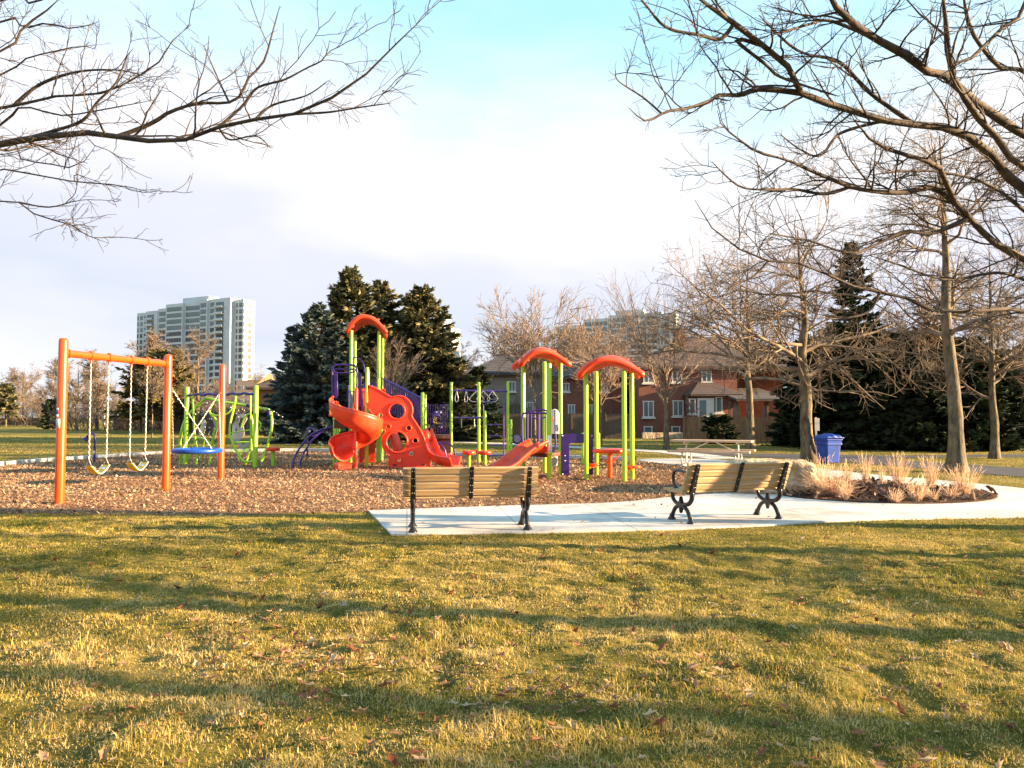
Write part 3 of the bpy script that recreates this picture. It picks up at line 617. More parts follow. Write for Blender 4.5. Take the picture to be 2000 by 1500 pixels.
# park trees in view on the right
std_tree(41, *G(1582, 902)[:2], 8.6, 2.7, 5.6, .235, 'droop', 'bare_tree', 'mossy-trunked bare tree beside the blue bin', .95, rmin=.0075, lean=-.2)
std_tree(42, *G(1868, 922)[:2], 10.2, 3.2, 4.6, .215, 'droop', 'bare_tree', 'tall bare tree with straight trunk right of the ornamental grasses', .92, rmin=.0065, lean=-.25)
std_tree(43, *G(1466, 881)[:2], 9.6, 3.2, 5.8, .20, 'droop', 'bare_tree', 'bare tree behind the picnic table, in front of the wooden fence', .85, rmin=.009)
std_tree(44, *G(1942, 896)[:2], 8.5, 2.0, 4.6, .15, 'spread', 'bare_tree', 'slim forked bare tree at the far right before the evergreens', .95, rmin=.008)
std_tree(45, *G(1302, 878)[:2], 9.0, 1.9, 1.6, .15, 'vase', 'bare_tree', 'narrow upright bare tree in front of the brick house windows', .72, rmin=.008, m2='barkred')
std_tree(46, *G(1045, 868)[:2], 7.6, 2.4, 2.0, .085, 'vase', 'young_tree', 'slim young vase-shaped tree behind the slide roof on three posts', .9, rmin=.013, m1='barkfar', m2='barkred')
std_tree(47, *G(1174, 869)[:2], 6.6, 2.0, 2.0, .085, 'vase', 'young_tree', 'slim young vase-shaped tree behind the roof over the play table', .9, rmin=.013, m1='barkfar', m2='barkred')
std_tree(48, *G(1352, 862)[:2], 2.6, 1.2, .8, .05, 'spread', 'young_tree', 'tiny young tree before the bay of the brick house', .5, rmin=.012, m1='barkfar', m2='barkred')
std_tree(49, *G(297, 855)[:2], 6.2, 2.6, 1.2, .055, 'vase', 'young_tree', 'thin young staked-looking tree behind the belt swings', .5, rmin=.016, m1='barkfar', m2='barkfar')
std_tree(50, *G(760, 868)[:2], 5.2, 1.6, 1.5, .06, 'vase', 'young_tree', 'young bare tree between the roofed tower and the spruces', .7, rmin=.013, m1='barkfar', m2='barkred')
std_tree(51, *G(385, 848)[:2], 9.2, 2.0, 2.4, .2, 'oval', 'bare_tree', 'bare tree with twin leaders in front of the left apartment tower', .8, rmin=.014, m2='barkfar')
# tree line along the far side of the field, left
def far_trees(specs, group, labs):
    protos = {}
    for i, (u, d, h, st_, sd_) in enumerate(specs):
        x = Xu(u, 815, d); lab = labs[i]; nm = 'bare_tree'
        if (st_) not in protos:
            o = std_tree(sd_, 0, 0, 10, 1.8, 4.2 if st_ == 'spread' else 3.2, .22, st_, nm, lab, 1.05, rmin=.021, group=group); protos[st_] = o
        else:
            o = copy_tree(protos[st_]); o['label'] = lab
        o.location = (x, d, -.05); s_ = h / 10 * .84; o.scale = (s_, s_, s_); o.rotation_euler = (0, 0, sd_ * 1.3)
FT = [(45, 150, 15, 'spread', 60), (105, 95, 11, 'oval', 61), (150, 88, 10.5, 'spread', 62), (190, 85, 10.5, 'oval', 63), (225, 92, 8, 'spread', 64),
      (285, 78, 12.2, 'oval', 65), (325, 76, 9, 'oval', 66), (345, 80, 9.5, 'spread', 67), (430, 92, 8, 'spread', 68), (20, 170, 9, 'oval', 69), (75, 160, 8, 'spread', 70), (-60, 120, 13, 'spread', 80), (530, 85, 9, 'spread', 81)]
far_trees(FT, 'bare trees along the far side of the field',
 ['lone spreading bare tree at the far left of the field', 'tall pale bare tree just left of the front swing post', 'spreading bare tree behind the upper end of the swing beam', 'golden bare tree between the first pair of swing chains',
  'low spreading bare tree behind the second swing seat', 'tallest golden bare tree at the left end of the apartment tower', 'golden bare tree behind the middle orange post', 'spreading bare tree right behind the disc swing',
  'low bare tree under the balconies of the left tower', 'oval bare tree at the left edge of the picture', 'small bare tree between the lone tree and the front swing post', 'bare tree just outside the left edge', 'low bare tree behind the small gabled house'])
FT2 = [(985, 70, 12, 'oval', 71), (1020, 74, 12.5, 'oval', 72), (1070, 78, 13, 'oval', 73), (1120, 72, 12.3, 'oval', 74), (1160, 76, 12.5, 'oval', 75), (1205, 70, 8.5, 'spread', 76), (905, 74, 9.5, 'spread', 77), (1480, 85, 15, 'oval', 79), (1950, 60, 13, 'spread', 82), (1760, 70, 14, 'oval', 83)]
far_trees(FT2, 'bare trees behind the houses',
 ['leftmost of the dense tan trees behind the houses', 'dense tan tree behind the ring beam posts', 'dense tan tree above the roof on three posts', 'dense tan tree between the two low orange roofs', 'dense tan tree at the left edge of the right apartment tower',
  'spreading bare tree behind the orange table roof', 'low bare tree right of the spruces', 'bare tree rising behind the long brick house roof', 'bare tree behind the evergreens at the right edge', 'bare tree behind the tall evergreen spire'])

# ------------------------------------------------------------------ evergreens
def conifer(seed, x, y, h, rad, name, lab, m, nb=420, z0=.04, spr=24, sl=.30, sw=.045, pw=.85, group=None, droop=0.0, loc=None):
    r = np.random.default_rng(seed); zz = h * (z0 + (1 - z0) * (r.random(nb) ** 1.25)); zz[:20] = h * (.88 + .11 * r.random(20))
    f = 1 - zz / h; az = r.random(nb) * 2 * np.pi; lump = 1 + .18 * np.sin(az * 3 + zz * 1.3 + seed) + .1 * np.sin(zz * 4.1 + az)
    L = rad * np.clip(f, .02, 1) ** pw * (.70 + .62 * r.random(nb) ** 1.5) * lump + .17
    el = np.radians(-12 - droop + 30 * (1 - f) ** 1.8 + r.normal(0, 7, nb)); D = np.stack([np.cos(az) * np.cos(el), np.sin(az) * np.cos(el), np.sin(el)], 1)
    P0 = np.stack([np.zeros(nb), np.zeros(nb), zz], 1); A = grow(P0, D, L, np.full(nb, .012) + L * .012, np.full(nb, .006), 7, .05, .045, r)
    # needle sprays
    cnt = np.maximum(4, np.round(L * spr)).astype(int); q = np.repeat(np.arange(nb), cnt); n = len(q)
    t = .12 + .88 * np.sqrt(r.random(n)); fi = t * 6; i = np.minimum(fi.astype(int), 5); fr = (fi - i)[:, None]
    p = A[0][q, i] * (1 - fr) + A[0][q, i + 1] * fr; Tn = A[0][q, i + 1] - A[0][q, i]; Tn /= np.linalg.norm(Tn, axis=1, keepdims=True)
    side = np.cross(Tn, np.array([[0, 0, 1.]])); sg = np.where(r.random(n) < .5, -1, 1)[:, None]
    d = Tn * (.5 + .4 * r.random((n, 1))) + side * sg * (.35 + .7 * r.random((n, 1))) + np.array([[0, 0, 1.]]) * r.normal(-.12, .28, (n, 1)); d /= np.linalg.norm(d, axis=1, keepdims=True)
    ln = sl * (.5 + .8 * r.random(n)) * (.6 + .4 * np.clip(L[q], 0, 2) / 2)
    a = r.normal(0, 1, (n, 3)); a -= d * (a * d).sum(1, keepdims=True); a /= np.linalg.norm(a, axis=1, keepdims=True); b = np.cross(d, a)
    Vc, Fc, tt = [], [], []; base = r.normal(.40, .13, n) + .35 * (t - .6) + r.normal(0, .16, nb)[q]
    for ax in (a, b):
        w1 = (sw * (.7 + .6 * r.random(n)))[:, None]; mid = p + d * (ln * .45)[:, None]; e_ = p + d * ln[:, None]
        V = np.stack([p - ax * w1 * .25, p + ax * w1 * .25, mid + ax * w1, e_ + ax * w1 * .12, e_ - ax * w1 * .12, mid - ax * w1], 1).reshape(-1, 3)
        j = np.arange(n)[:, None] * 6; Vc.append(V); Fc.append(j + np.array([[0, 1, 2, 5]])); Fc.append(j + np.array([[5, 2, 3, 4]])); tt.append(np.repeat(np.clip(base, 0, 1), 6))
    ch = []; ch.append((Vc[0], np.concatenate(Fc[:2]))); ch.append((Vc[1], np.concatenate(Fc[2:])))
    root = thing(name, lab, 'tree', (0, 0, 0), group=group)
    tz = np.linspace(0, h * .97, 8); tkp = np.stack([tz * 0, tz * 0, tz], 1)[None]; tr_ = np.linspace(h * .02, .015, 8)[None]
    Vb, Fb = tubes(A[0], A[1], 3); Vt, Ft = tubes(tkp, tr_, 9)
    link('trunk', npmesh('trunk', [(Vt, Ft), (Vb, Fb)]), root, MT['bark'], world=False)
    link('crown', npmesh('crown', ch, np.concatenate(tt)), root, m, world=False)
    root.location = (x, y, -.02); return root
def con_at(seed, u, d, vtop, wpx, m, name, lab, **k):
    h = Zv(vtop, d); rad = wpx / 2 / FP * d; return conifer(seed, Xu(u, 815, d), d, h, rad, name, lab, MT[m], **k)
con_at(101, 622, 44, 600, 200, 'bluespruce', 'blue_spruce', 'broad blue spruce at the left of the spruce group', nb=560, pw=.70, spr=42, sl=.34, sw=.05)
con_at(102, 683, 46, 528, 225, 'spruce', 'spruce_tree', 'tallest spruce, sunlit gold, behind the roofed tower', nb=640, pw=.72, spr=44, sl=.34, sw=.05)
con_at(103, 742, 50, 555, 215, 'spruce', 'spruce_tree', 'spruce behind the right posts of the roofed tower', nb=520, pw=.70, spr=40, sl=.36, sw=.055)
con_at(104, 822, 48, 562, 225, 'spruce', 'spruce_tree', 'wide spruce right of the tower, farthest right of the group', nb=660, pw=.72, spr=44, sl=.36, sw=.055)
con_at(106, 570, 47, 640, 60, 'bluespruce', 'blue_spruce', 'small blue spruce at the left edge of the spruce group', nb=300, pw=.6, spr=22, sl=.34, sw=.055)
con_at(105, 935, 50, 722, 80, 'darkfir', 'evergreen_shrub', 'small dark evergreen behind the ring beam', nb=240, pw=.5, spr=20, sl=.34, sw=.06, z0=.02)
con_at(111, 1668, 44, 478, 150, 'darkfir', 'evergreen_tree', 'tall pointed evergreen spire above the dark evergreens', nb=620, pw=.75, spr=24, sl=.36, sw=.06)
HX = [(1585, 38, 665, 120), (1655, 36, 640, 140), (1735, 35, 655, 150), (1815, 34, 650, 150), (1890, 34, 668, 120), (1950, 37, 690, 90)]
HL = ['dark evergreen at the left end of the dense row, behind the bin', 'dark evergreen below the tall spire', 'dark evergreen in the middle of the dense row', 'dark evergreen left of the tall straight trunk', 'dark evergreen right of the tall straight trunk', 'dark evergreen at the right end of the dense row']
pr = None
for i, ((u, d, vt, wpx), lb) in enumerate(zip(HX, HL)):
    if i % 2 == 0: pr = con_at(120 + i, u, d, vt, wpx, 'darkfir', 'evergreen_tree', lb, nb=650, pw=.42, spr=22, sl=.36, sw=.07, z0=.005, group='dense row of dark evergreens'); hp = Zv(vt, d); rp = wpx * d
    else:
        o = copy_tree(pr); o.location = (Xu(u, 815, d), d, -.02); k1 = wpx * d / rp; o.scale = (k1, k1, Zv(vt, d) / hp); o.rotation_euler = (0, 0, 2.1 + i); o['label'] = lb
# left field evergreens and undergrowth
con_at(131, 12, 120, 750, 42, 'spruce', 'pine_tree', 'small dark pine at the left edge of the field', nb=160, pw=.45, spr=9, sl=.7, sw=.15, z0=.3)
con_at(132, 100, 92, 782, 34, 'darkfir', 'evergreen_shrub', 'dark bush left of the front swing post', nb=140, pw=.4, spr=12, sl=.5, sw=.12)
con_at(133, 330, 72, 690, 110, 'pine', 'pine_tree', 'yellow-green pine behind the middle orange post', nb=170, pw=.35, spr=12, sl=.55, sw=.09, z0=.22)
con_at(134, 275, 74, 705, 100, 'pine', 'pine_tree', 'yellow-green pine behind the right pair of swing chains', nb=150, pw=.35, spr=12, sl=.55, sw=.09, z0=.22)
con_at(135, 1405, 42, 817, 50, 'darkfir', 'evergreen_shrub', 'low dark shrub against the fence before the house deck', nb=120, pw=.3, spr=22, sl=.3, sw=.06)
def brush(u0, u1, d, h, seed, lab):
    r = np.random.default_rng(seed); x0, x1 = Xu(u0, 815, d), Xu(u1, 815, d); n = int((x1 - x0) * 9)
    P0 = np.stack([x0 + r.random(n) * (x1 - x0), d + r.normal(0, 1.2, n), np.zeros(n)], 1); D = r.normal(0, .35, (n, 3)); D[:, 2] = 1; D /= np.linalg.norm(D, axis=1, keepdims=True)
    A = grow(P0, D, h * (.5 + .6 * r.random(n)), np.full(n, .04), np.full(n, .012), 5, .16, 0, r); c1 = tubes(A[0], A[1], 3)
    p, D, L, rd = kids(A[0], A[1], 7, .15, 1, 45, 15, .6, r, .6, .022); B = grow(p, D, L, rd, rd * .5, 4, .2, .02, r); c2 = tubes(B[0], B[1], 3)
    p, D, L, rd = kids(B[0], B[1], 3, .15, 1, 45, 15, .6, r, .8, .02); C = grow(p, D, L, rd, rd * .5, 3, .2, .02, r); c3 = tubes(C[0], C[1], 3)
    tag(link('brushwood', npmesh('brushwood', [c1, c2, c3]), None, MT['barkfar']), lab, 'undergrowth', kind='stuff')
brush(-150, 200, 125, 5.5, 201, 'tangled bare brush along the far left edge of the field')
brush(120, 350, 84, 3.6, 202, 'tangled bare brush behind the belt swings')
brush(340, 560, 80, 3.6, 203, 'tangled bare brush behind the net climber')
brush(850, 1260, 60, 2.6, 204, 'bare garden brush behind the dark wooden fence')

# ------------------------------------------------------------------ ornamental grasses in the bed
def reed(u, v, vtop, wpx, n, lab, seed, dense=False):
    r = np.random.default_rng(seed); x, y, _ = G(u, v, .04); h = (v - vtop) / FP * y; wd = wpx / FP * y
    a = r.random(n) * 2 * np.pi; sp = r.random(n) ** .5; ln = h * (.45 + .6 * r.random(n)); tip = wd * .5 * sp * (1.1 if dense else .8)
    lean = np.arctan2(tip, ln * .9)
    P0 = np.stack([x + np.cos(a) * sp * wd * .12, y + np.sin(a) * sp * wd * .12, np.full(n, .03)], 1); D = np.stack([np.cos(a) * np.sin(lean), np.sin(a) * np.sin(lean), np.cos(lean)], 1)
    pts, rd = grow(P0, D, ln, np.full(n, .0032), np.full(n, .0016), 7, .07, -.10 if dense else -.045, r); V, F = tubes(pts, rd, 3); t = np.repeat(np.clip(r.normal(.5 if not dense else .3, .25, n), 0, 1), 21)
    ch = [(V, F)]
    m_ = max(3, n // 5); p = pts[:m_, -1]; D2 = pts[:m_, -1] - pts[:m_, -2]; D2 /= np.linalg.norm(D2, axis=1, keepdims=True)
    h2, r2 = grow(p - D2 * .03, D2, np.full(m_, .10), np.full(m_, .006), np.full(m_, .002), 4, .15, -.05, r); V2, F2 = tubes(h2, r2, 3); ch.append((V2, F2)); t = np.concatenate([t, np.repeat(np.clip(r.normal(.85, .15, m_), 0, 1), 12)])
    me = npmesh('ornamental_grass', ch, t); me.transform(Matrix.Translation((-x, -y, 0)))
    o = link('ornamental_grass', me, None, MT['reed'], False); o.location = (x, y, 0); tag(o, lab, 'grass clump', 'ornamental grass clumps in the mulch bed')
RG = [(1624,970,905,80,420,'wide reddish mound of dry grass touching the boulder',True),(1602,962,888,46,110,'tall straw stems rising behind the reddish mound',False),(1650,977,938,34,90,'low tuft just right of the reddish mound',False),
 (1657,940,900,24,60,'small clump on the far edge of the bed, nearest the boulder',False),(1691,943,886,26,90,'tall arching plume clump on the far edge of the bed',False),(1722,946,904,14,40,'short thin clump between two tall ones on the far edge',False),
 (1755,949,885,46,110,'tall fanned clump at the middle of the far edge',False),(1749,981,952,36,110,'short fuzzy tuft at the front middle of the bed',False),(1790,979,930,48,120,'leaning clump right of the fuzzy front tuft',False),
 (1818,957,888,34,110,'tall clump in the right half of the far edge',False),(1822,976,950,34,70,'short clump at the front right of the bed',False),(1856,973,945,36,90,'short clump left of the rightmost tall clump',False),(1882,968,905,62,200,'tall bushy clump at the right end of the bed',False)]
for i, (u, v, vt, wp, n, lb, de) in enumerate(RG): reed(u, v, vt, wp, n, lb, 300 + i, de)

# ------------------------------------------------------------------ playground
def post(root, x, y, h, r=.052, m='lime', collars=()):
    b = MB(); b.lathe([(r, -.02), (r, h - r * .7), (r * .9, h - r * .3), (r * .6, h - r * .05), (0, h)], (x, y, 0), 18); p = b.build('post', MT[m], root)
    if collars:
        c = MB()
        for z in collars: c.lathe([(r, z - .03), (r * 1.25, z - .028), (r * 1.25, z + .028), (r, z + .03)], (x, y, 0), 18)
        c.build('collar', MT[m], p)
    return p
def bar(root, pts, r, m, name='bar', sm=0, k=9):
    b = MB(); b.tube(smooth_line(pts, sm) if sm else pts, r, k); return b.build(name, MT[m], root)
def pix(pts, d):    # photo pixels on the vertical plane y = d
    return [P(u, v, d) for u, v in pts]
def c3(pts): return [(560 + x * .22667, 600 + y * .22667) for x, y in pts]
def c2(pts): return [(320 + x * .18668, 680 + y * .18668) for x, y in pts]
def c4(pts): return [(820 + x * .15, 720 + y * .15) for x, y in pts]
def c5(pts): return [(980 + x * .2, 660 + y * .2) for x, y in pts]

# swing frame
SP = [(-7.83, 12.92), (-7.10, 15.30), (-7.03, 18.0)]
root = thing('swing_frame', 'three orange posts with one orange top beam carrying the belt swings', 'swing frame', (SP[0][0], SP[0][1], 0))
for (x, y), v in zip(SP, (660, 692, 711)): post(root, x, y, Zv(v, y), .078, 'orange')
za, zb = 2.62, 2.60
A_, B_ = Vector((*SP[0], za)), Vector((*SP[1], zb)); bt = (B_ - A_).normalized()
bm_ = bar(root, [A_ + bt * .05, B_ - bt * .05], .066, 'orange', 'top_beam', k=16)
b = MB(); 
for q, s in ((A_, 1), (B_, -1)): b = MB(); b.tube([q + bt * s * .07, q + bt * s * .12], .082, 16); b.build('beam_collar', MT['orange'], bm_)
def along(t): return A_ + (B_ - A_) * t
for t in (.233, .396, .610, .774):
    p = along(t); b = MB(); b.tube([p - bt * .035, p + bt * .035], .078, 16); b.tube([p - Vector((0, 0, .05)), p - Vector((0, 0, .11))], .022, 8); b.box(p + Vector((0, 0, .075)), (.05, .05, .03), bev=.006); b.build('hanger', MT['orange'], bm_)
# beam connection stubs and stickers
b = MB(); b.tube([Vector((SP[1][0], SP[1][1], 2.13)), Vector((SP[1][0] + .02, SP[1][1] + .14, 2.10))], .03, 8); b.build('hanger', MT['orange'], root)
b = MB(); b.tube([Vector((SP[2][0], SP[2][1], 2.10)), Vector((SP[2][0] - .02, SP[2][1] - .14, 2.07))], .03, 8); b.build('hanger', MT['orange'], root)
def sticker(root, x, y, r, z0, z1, a0, a1, m):
    g = [[(x + r * math.cos(R(a)), y + r * math.sin(R(a)), z) for z in (z0, z1)] for a in np.linspace(a0, a1, 8)]
    b = MB(); b.sheet(g, .002); return b.build('sticker', MT[m], root)
MT['stickred'] = mat('sticker_dark_red', (.42, .03, .05), .5); MT['stickblue'] = mat('sticker_blue', (.06, .06, .30), .5)
x, y = SP[0]
for v0, v1, m in ((797, 801, 'white'), (801, 809, 'stickblue'), (801.2, 816, 'stickred'), (809, 815, 'white'), (818, 836, 'white')):
    e_ = .0815 if m in ('stickblue', 'white') else .080
    sticker(root, x, y, e_, Zv(v1, y), Zv(v0, y), 198, 262 if v0 < 817 else 285, m)
b = MB()
for k in range(9):
    zz = Zv(820 + k * 1.7, y); g = [[(x + .083 * math.cos(R(a)), y + .083 * math.sin(R(a)), z) for z in (zz, zz + .004)] for a in np.linspace(212, 258 if k % 3 else 250, 6)]
    b.sheet(g)
b.build('sticker_print', MT['rope'], root)
def chain_mb(b, p0, p1, link=.062, wd=.019, r=.0058):
    p0, p1 = Vector(p0), Vector(p1); L = (p1 - p0).length; n = max(2, int(L / (link * .78))); t = (p1 - p0) / L; ref = Vector((1, 0, 0)) if abs(t.x) < .8 else Vector((0, 1, 0))
    a = t.cross(ref).normalized(); c = t.cross(a)
    for i in range(n):
        o = p0 + t * L * (i + .5) / n; s = a if i % 2 else c; h = link / 2
        pts = [o + t * (h - wd * .5) + s * wd * .5, o + t * h, o + t * (h - wd * .5) - s * wd * .5, o - t * (h - wd * .5) - s * wd * .5, o - t * h, o - t * (h - wd * .5) + s * wd * .5]
        b.tube(pts, r, 4, closed=True)
for (ta, tb), lab in (((.233, .396), 'yellow belt swing nearest the front orange post'), ((.610, .774), 'yellow belt swing nearest the middle orange post')):
    pa, pb = along(ta), along(tb); c = (pa + pb) / 2; root = thing('belt_swing', lab, 'swing', (c.x, c.y, .5), group='yellow belt swings')
    sw = (pb - pa).normalized(); d_ = Vector((-sw.y, sw.x, 0)).normalized(); ends = []
    for p, s in ((pa, 1), (pb, -1)):
        q = Vector((p.x, p.y, .74)) + sw * .01 * s
        b = MB(); chain_mb(b, p - Vector((0, 0, .10)), q); b.build('chain', MT['zinc'], root)
        b = MB(); b.tube([q, q - Vector((0, 0, .12)) + d_ * .06 , q - Vector((0, 0, .12)) - d_ * .06], .006, 5, closed=True); b.build('triangle_hanger', MT['steel'], root); ends.append(q - Vector((0, 0, .12)))
    g = []
    for i in range(15):
        t = i / 14; p = ends[0].lerp(ends[1], t); z = p.z - .15 * (1 - abs(2 * t - 1) ** 1.6); g.append([Vector((p.x, p.y, z)) + d_ * k for k in (-.085, -.04, .04, .085)])
    b = MB(); b.sheet(g, .012); s_ = b.build('seat', MT['yellow'], root)
    b = MB(); b.tube([r_[0] for r_ in g], .008, 6); b.tube([r_[-1] for r_ in g], .008, 6); b.build('seat_edge', MT['white'], s_)
    for i in (2, 12): b = MB(); b.box(g[i][1].lerp(g[i][2], .5) + Vector((0, 0, .006)), (.07, .07, .006), rz=math.atan2(sw.y, sw.x), ry=R(35 if i == 2 else -35)); b.build('seat_plate', MT['steel'], s_)
# disc swing
dc = Vector((-7.04, 16.65, .755)); root = thing('disc_swing', 'round blue-rimmed net swing hung on four chains between two orange posts', 'swing', tuple(dc))
b = MB(); rg = [dc + Vector((math.cos(q) * .49, math.sin(q) * .49, 0)) for q in np.linspace(0, 2 * math.pi, 40, endpoint=False)]; b.tube(rg, .052, 12, closed=True); b.build('rim', MT['blue'], root)
b = MB(); b.lathe([(0, -.05), (.25, -.045), (.46, -.012), (.46, .0), (.25, -.03), (0, -.035)], dc, 36)
b.build('net', MT['rope'], root)
p2 = Vector((SP[1][0] + .02, SP[1][1] + .14, 2.09)); p3 = Vector((SP[2][0] - .02, SP[2][1] - .14, 2.06))
for p, a in ((p2, 205), (p2, -30), (p3, 150), (p3, 20)):
    b = MB(); chain_mb(b, p, dc + Vector((math.cos(R(a)) * .49, math.sin(R(a)) * .49, .05))); b.build('chain', MT['zinc'], root)

# talk tubes
def talk(u, v, hgt, side, lab):
    x, y, _ = G(u, v); root = thing('talk_tube', lab, 'talk tube', (x, y, 0)); s = side
    bar(root, [(x, y, 0), (x, y, hgt * .5), (x, y, hgt - .16), (x + s * .03, y, hgt - .05), (x + s * .11, y, hgt), (x + s * .19, y, hgt - .04), (x + s * .24, y, hgt - .10)], .034, 'purple', 'pipe', 5)
    d = Vector((s * .55, 0, -.83)).normalized(); q = d.to_track_quat('Z', 'Y').to_matrix().to_4x4()
    b = MB(); b.lathe([(.034, 0), (.04, .05), (.06, .10), (.09, .14), (.10, .15), (.09, .15), (.05, .10), (.02, .04)], (x + s * .235, y, hgt - .09), 18, mtx=q); b.build('horn', MT['purple'], root)
    sticker(root, x, y, .036, hgt * .3, hgt * .42, 200, 320, 'white')
talk(184, 905, .98, -1, 'purple talk tube with its horn to the left, behind the first belt swing')
talk(600, 893, 1.10, 1, 'purple talk tube with its horn to the right, left of the spiral slide')

# stools
def stool(u, v, vt, wpx, lab, m='red'):
    x, y, _ = G(u, v); h = Zv(vt, y); r = wpx / 2 / FP * y; root = thing('stool', lab, 'stool', (x, y, 0), group='orange stepping stools')
    b = MB(); b.lathe([(.052, 0), (.052, h - .08)], (x, y, 0), 14); b.build('leg', MT['lime'], root)
    b = MB(); b.lathe([(0, h - .12), (r * .93, h - .115), (r, h - .095), (r * 1.0, h - .03), (r * .94, h - .006), (r * .8, h), (0, h)], (x, y, 0), 28); b.build('seat', MT[m], root)
stool(533, 912, 873.5, 26, 'round orange stool between the net climber and the arched rails')
stool(916, 912, 880.5, 26, 'round orange stool leftmost of the front pair under the ring beam')
stool(947, 908.5, 880.5, 27, 'round orange stool rightmost of the front pair under the ring beam')
stool(934, 900, 878.5, 24, 'round orange stool behind the pair under the ring beam')
stool(874, 903, 883, 25, 'round orange stool behind the wave slide handrails')

# ---- net climber
root = thing('net_climber', 'lime green climbing frame of bent pipes with black ropes and grey panels', 'climbing frame', (*G(430, 911)[:2], 0))
post(root, *G(362.6, 908)[:2], Zv(755, 23.4), .072); post(root, *G(498, 914)[:2], Zv(752, 22.0), .07)
pa = Vector((*G(362.6, 908)[:2], Zv(771, 23.4))); pb = Vector((*G(498, 914)[:2], Zv(768.5, 22)))
bar(root, [pa - (pb - pa) * .03] + [pa.lerp(pb, i / 12) + Vector((0, 0, .018 * (-1) ** i)) for i in range(1, 12)] + [pb], .04, 'purple', 'beam', 3)
def gp(cr, d, r, m='lime', nm='pipe', sm=5, d2=None):
    uv = c2(cr); n = len(uv); d2 = d if d2 is None else d2
    return bar(root, [P(u, v, d + (d2 - d) * i / (n - 1)) for i, (u, v) in enumerate(uv)], r, m, nm, sm)
gp([(180,1205),(172,1060),(172,950),(205,800),(265,690),(380,580),(440,525),(500,535),(600,560),(860,598),(1000,628),(1110,652),(1128,720),(1128,830),(1100,960),(1060,1100),(1015,1185)], 24.0, .045, d2=23.2)
gp([(375,585),(400,555),(438,524)], 23.85, .052, 'purple', 'coupling', 2); gp([(865,599),(925,611)], 23.5, .052, 'purple', 'coupling', 0); gp([(1100,660),(1104,700)], 23.4, .052, 'purple', 'coupling', 0)
gp([(300,500),(310,700),(322,900),(345,1050),(342,1215)], 23.2, .034)
gp([(755,490),(735,620),(700,760),(690,880),(705,950),(760,1080),(835,1182),(940,1185)], 22.4, .034, d2=22.1)
gp([(905,480),(910,800),(918,1180)], 22.4, .026, sm=0)
for a in ([(700,888),(905,855)], [(730,985),(905,980)], [(720,1075),(760,1092),(900,1060)]): gp(a, 22.4, .022, sm=0 if len(a) == 2 else 4, nm='rung')
gp([(470,1235),(500,1080),(520,900),(560,820),(545,750),(490,690),(480,640),(520,570)], 23.4, .038)
gp([(490,690),(560,705),(650,690),(700,650),(725,590)], 23.2, .028)
gp([(855,1225),(900,1060),(930,900),(925,760),(905,690),(850,720),(810,830)], 23.1, .032)
gp([(270,1130),(320,1000),(360,940),(470,975),(510,1040),(580,985),(690,900)], 23.0, .026)
gp([(225,1200),(270,1150),(300,1080)], 23.6, .026); gp([(380,1170),(430,960)], 23.8, .022, sm=0); gp([(560,1165),(600,1060)], 23.8, .022, sm=0); gp([(780,1170),(820,1080),(905,1010)], 23.6, .022)
gp([(980,750),(1015,800),(990,860),(960,830)], 22.8, .024)
def hexplate(cr, d, holes):
    o = [(p[0], p[2]) for p in pix(c2(cr), d)]; hs = [[(p[0], p[2]) for p in pix(c2(h), d)] for h in holes]
    link('grey_panel', plate(o, hs, .05, .012, Y=d), root, MT['grey'])
hexplate([(770,700),(850,690),(870,740),(830,810),(845,900),(800,960),(760,1000),(715,960),(722,800),(750,770)], 23.3, [[(800,730),(840,730),(815,790),(800,860),(775,800)], [(750,820),(770,850),(765,900),(745,880)], [(745,920),(775,930),(760,960)]])
hexplate([(500,720),(545,715),(575,760),(560,850),(530,950),(480,990),(440,960),(500,880),(540,800)], 23.7, [[(520,760),(545,760),(545,820),(530,800)]])
hexplate([(765,960),(825,1020),(905,970),(905,1000),(825,1050),(760,990)], 23.2, [])
hexplate([(400,760),(425,745),(440,780),(420,900),(380,960),(370,900)], 23.9, [])
# rope net
b = MB(); cn = MB(); rp = np.random.default_rng(3)
rows = [[(330,690),(370,645),(410,610),(450,575)], [(400,700),(440,660),(490,640),(540,600)], [(500,740),(600,640),(700,620),(780,650)], [(620,620),(720,650),(820,640),(940,660)], [(760,740),(840,650),(960,690),(1060,640)], [(980,680),(1060,650),(1150,665),(1200,700)], [(1000,620),(1100,640),(1180,680),(1240,720)],
        [(395,940),(430,830),(480,740)], [(440,940),(480,830),(500,720)], [(400,900),(470,900),(530,840)], [(420,830),(480,880),(510,930),(450,1000)], [(430,1030),(440,940),(480,900),(560,1000)], [(340,640),(420,680),(520,690)], [(750,780),(780,720),(760,690)]]
for i, rw in enumerate(rows):
    pts = [P(u, v, 23.4 + .35 * math.sin(i * 1.7 + j)) for j, (u, v) in enumerate(c2(rw))]; b.tube(smooth_line(pts, 4), .012, 5)
    for q in pts: cn.lathe([(0, -.03), (.02, -.02), (.024, 0), (.02, .02), (0, .03)], q, 8)
b.build('rope_net', MT['rope'], root); cn.build('rope_connectors', MT['steel'], root)

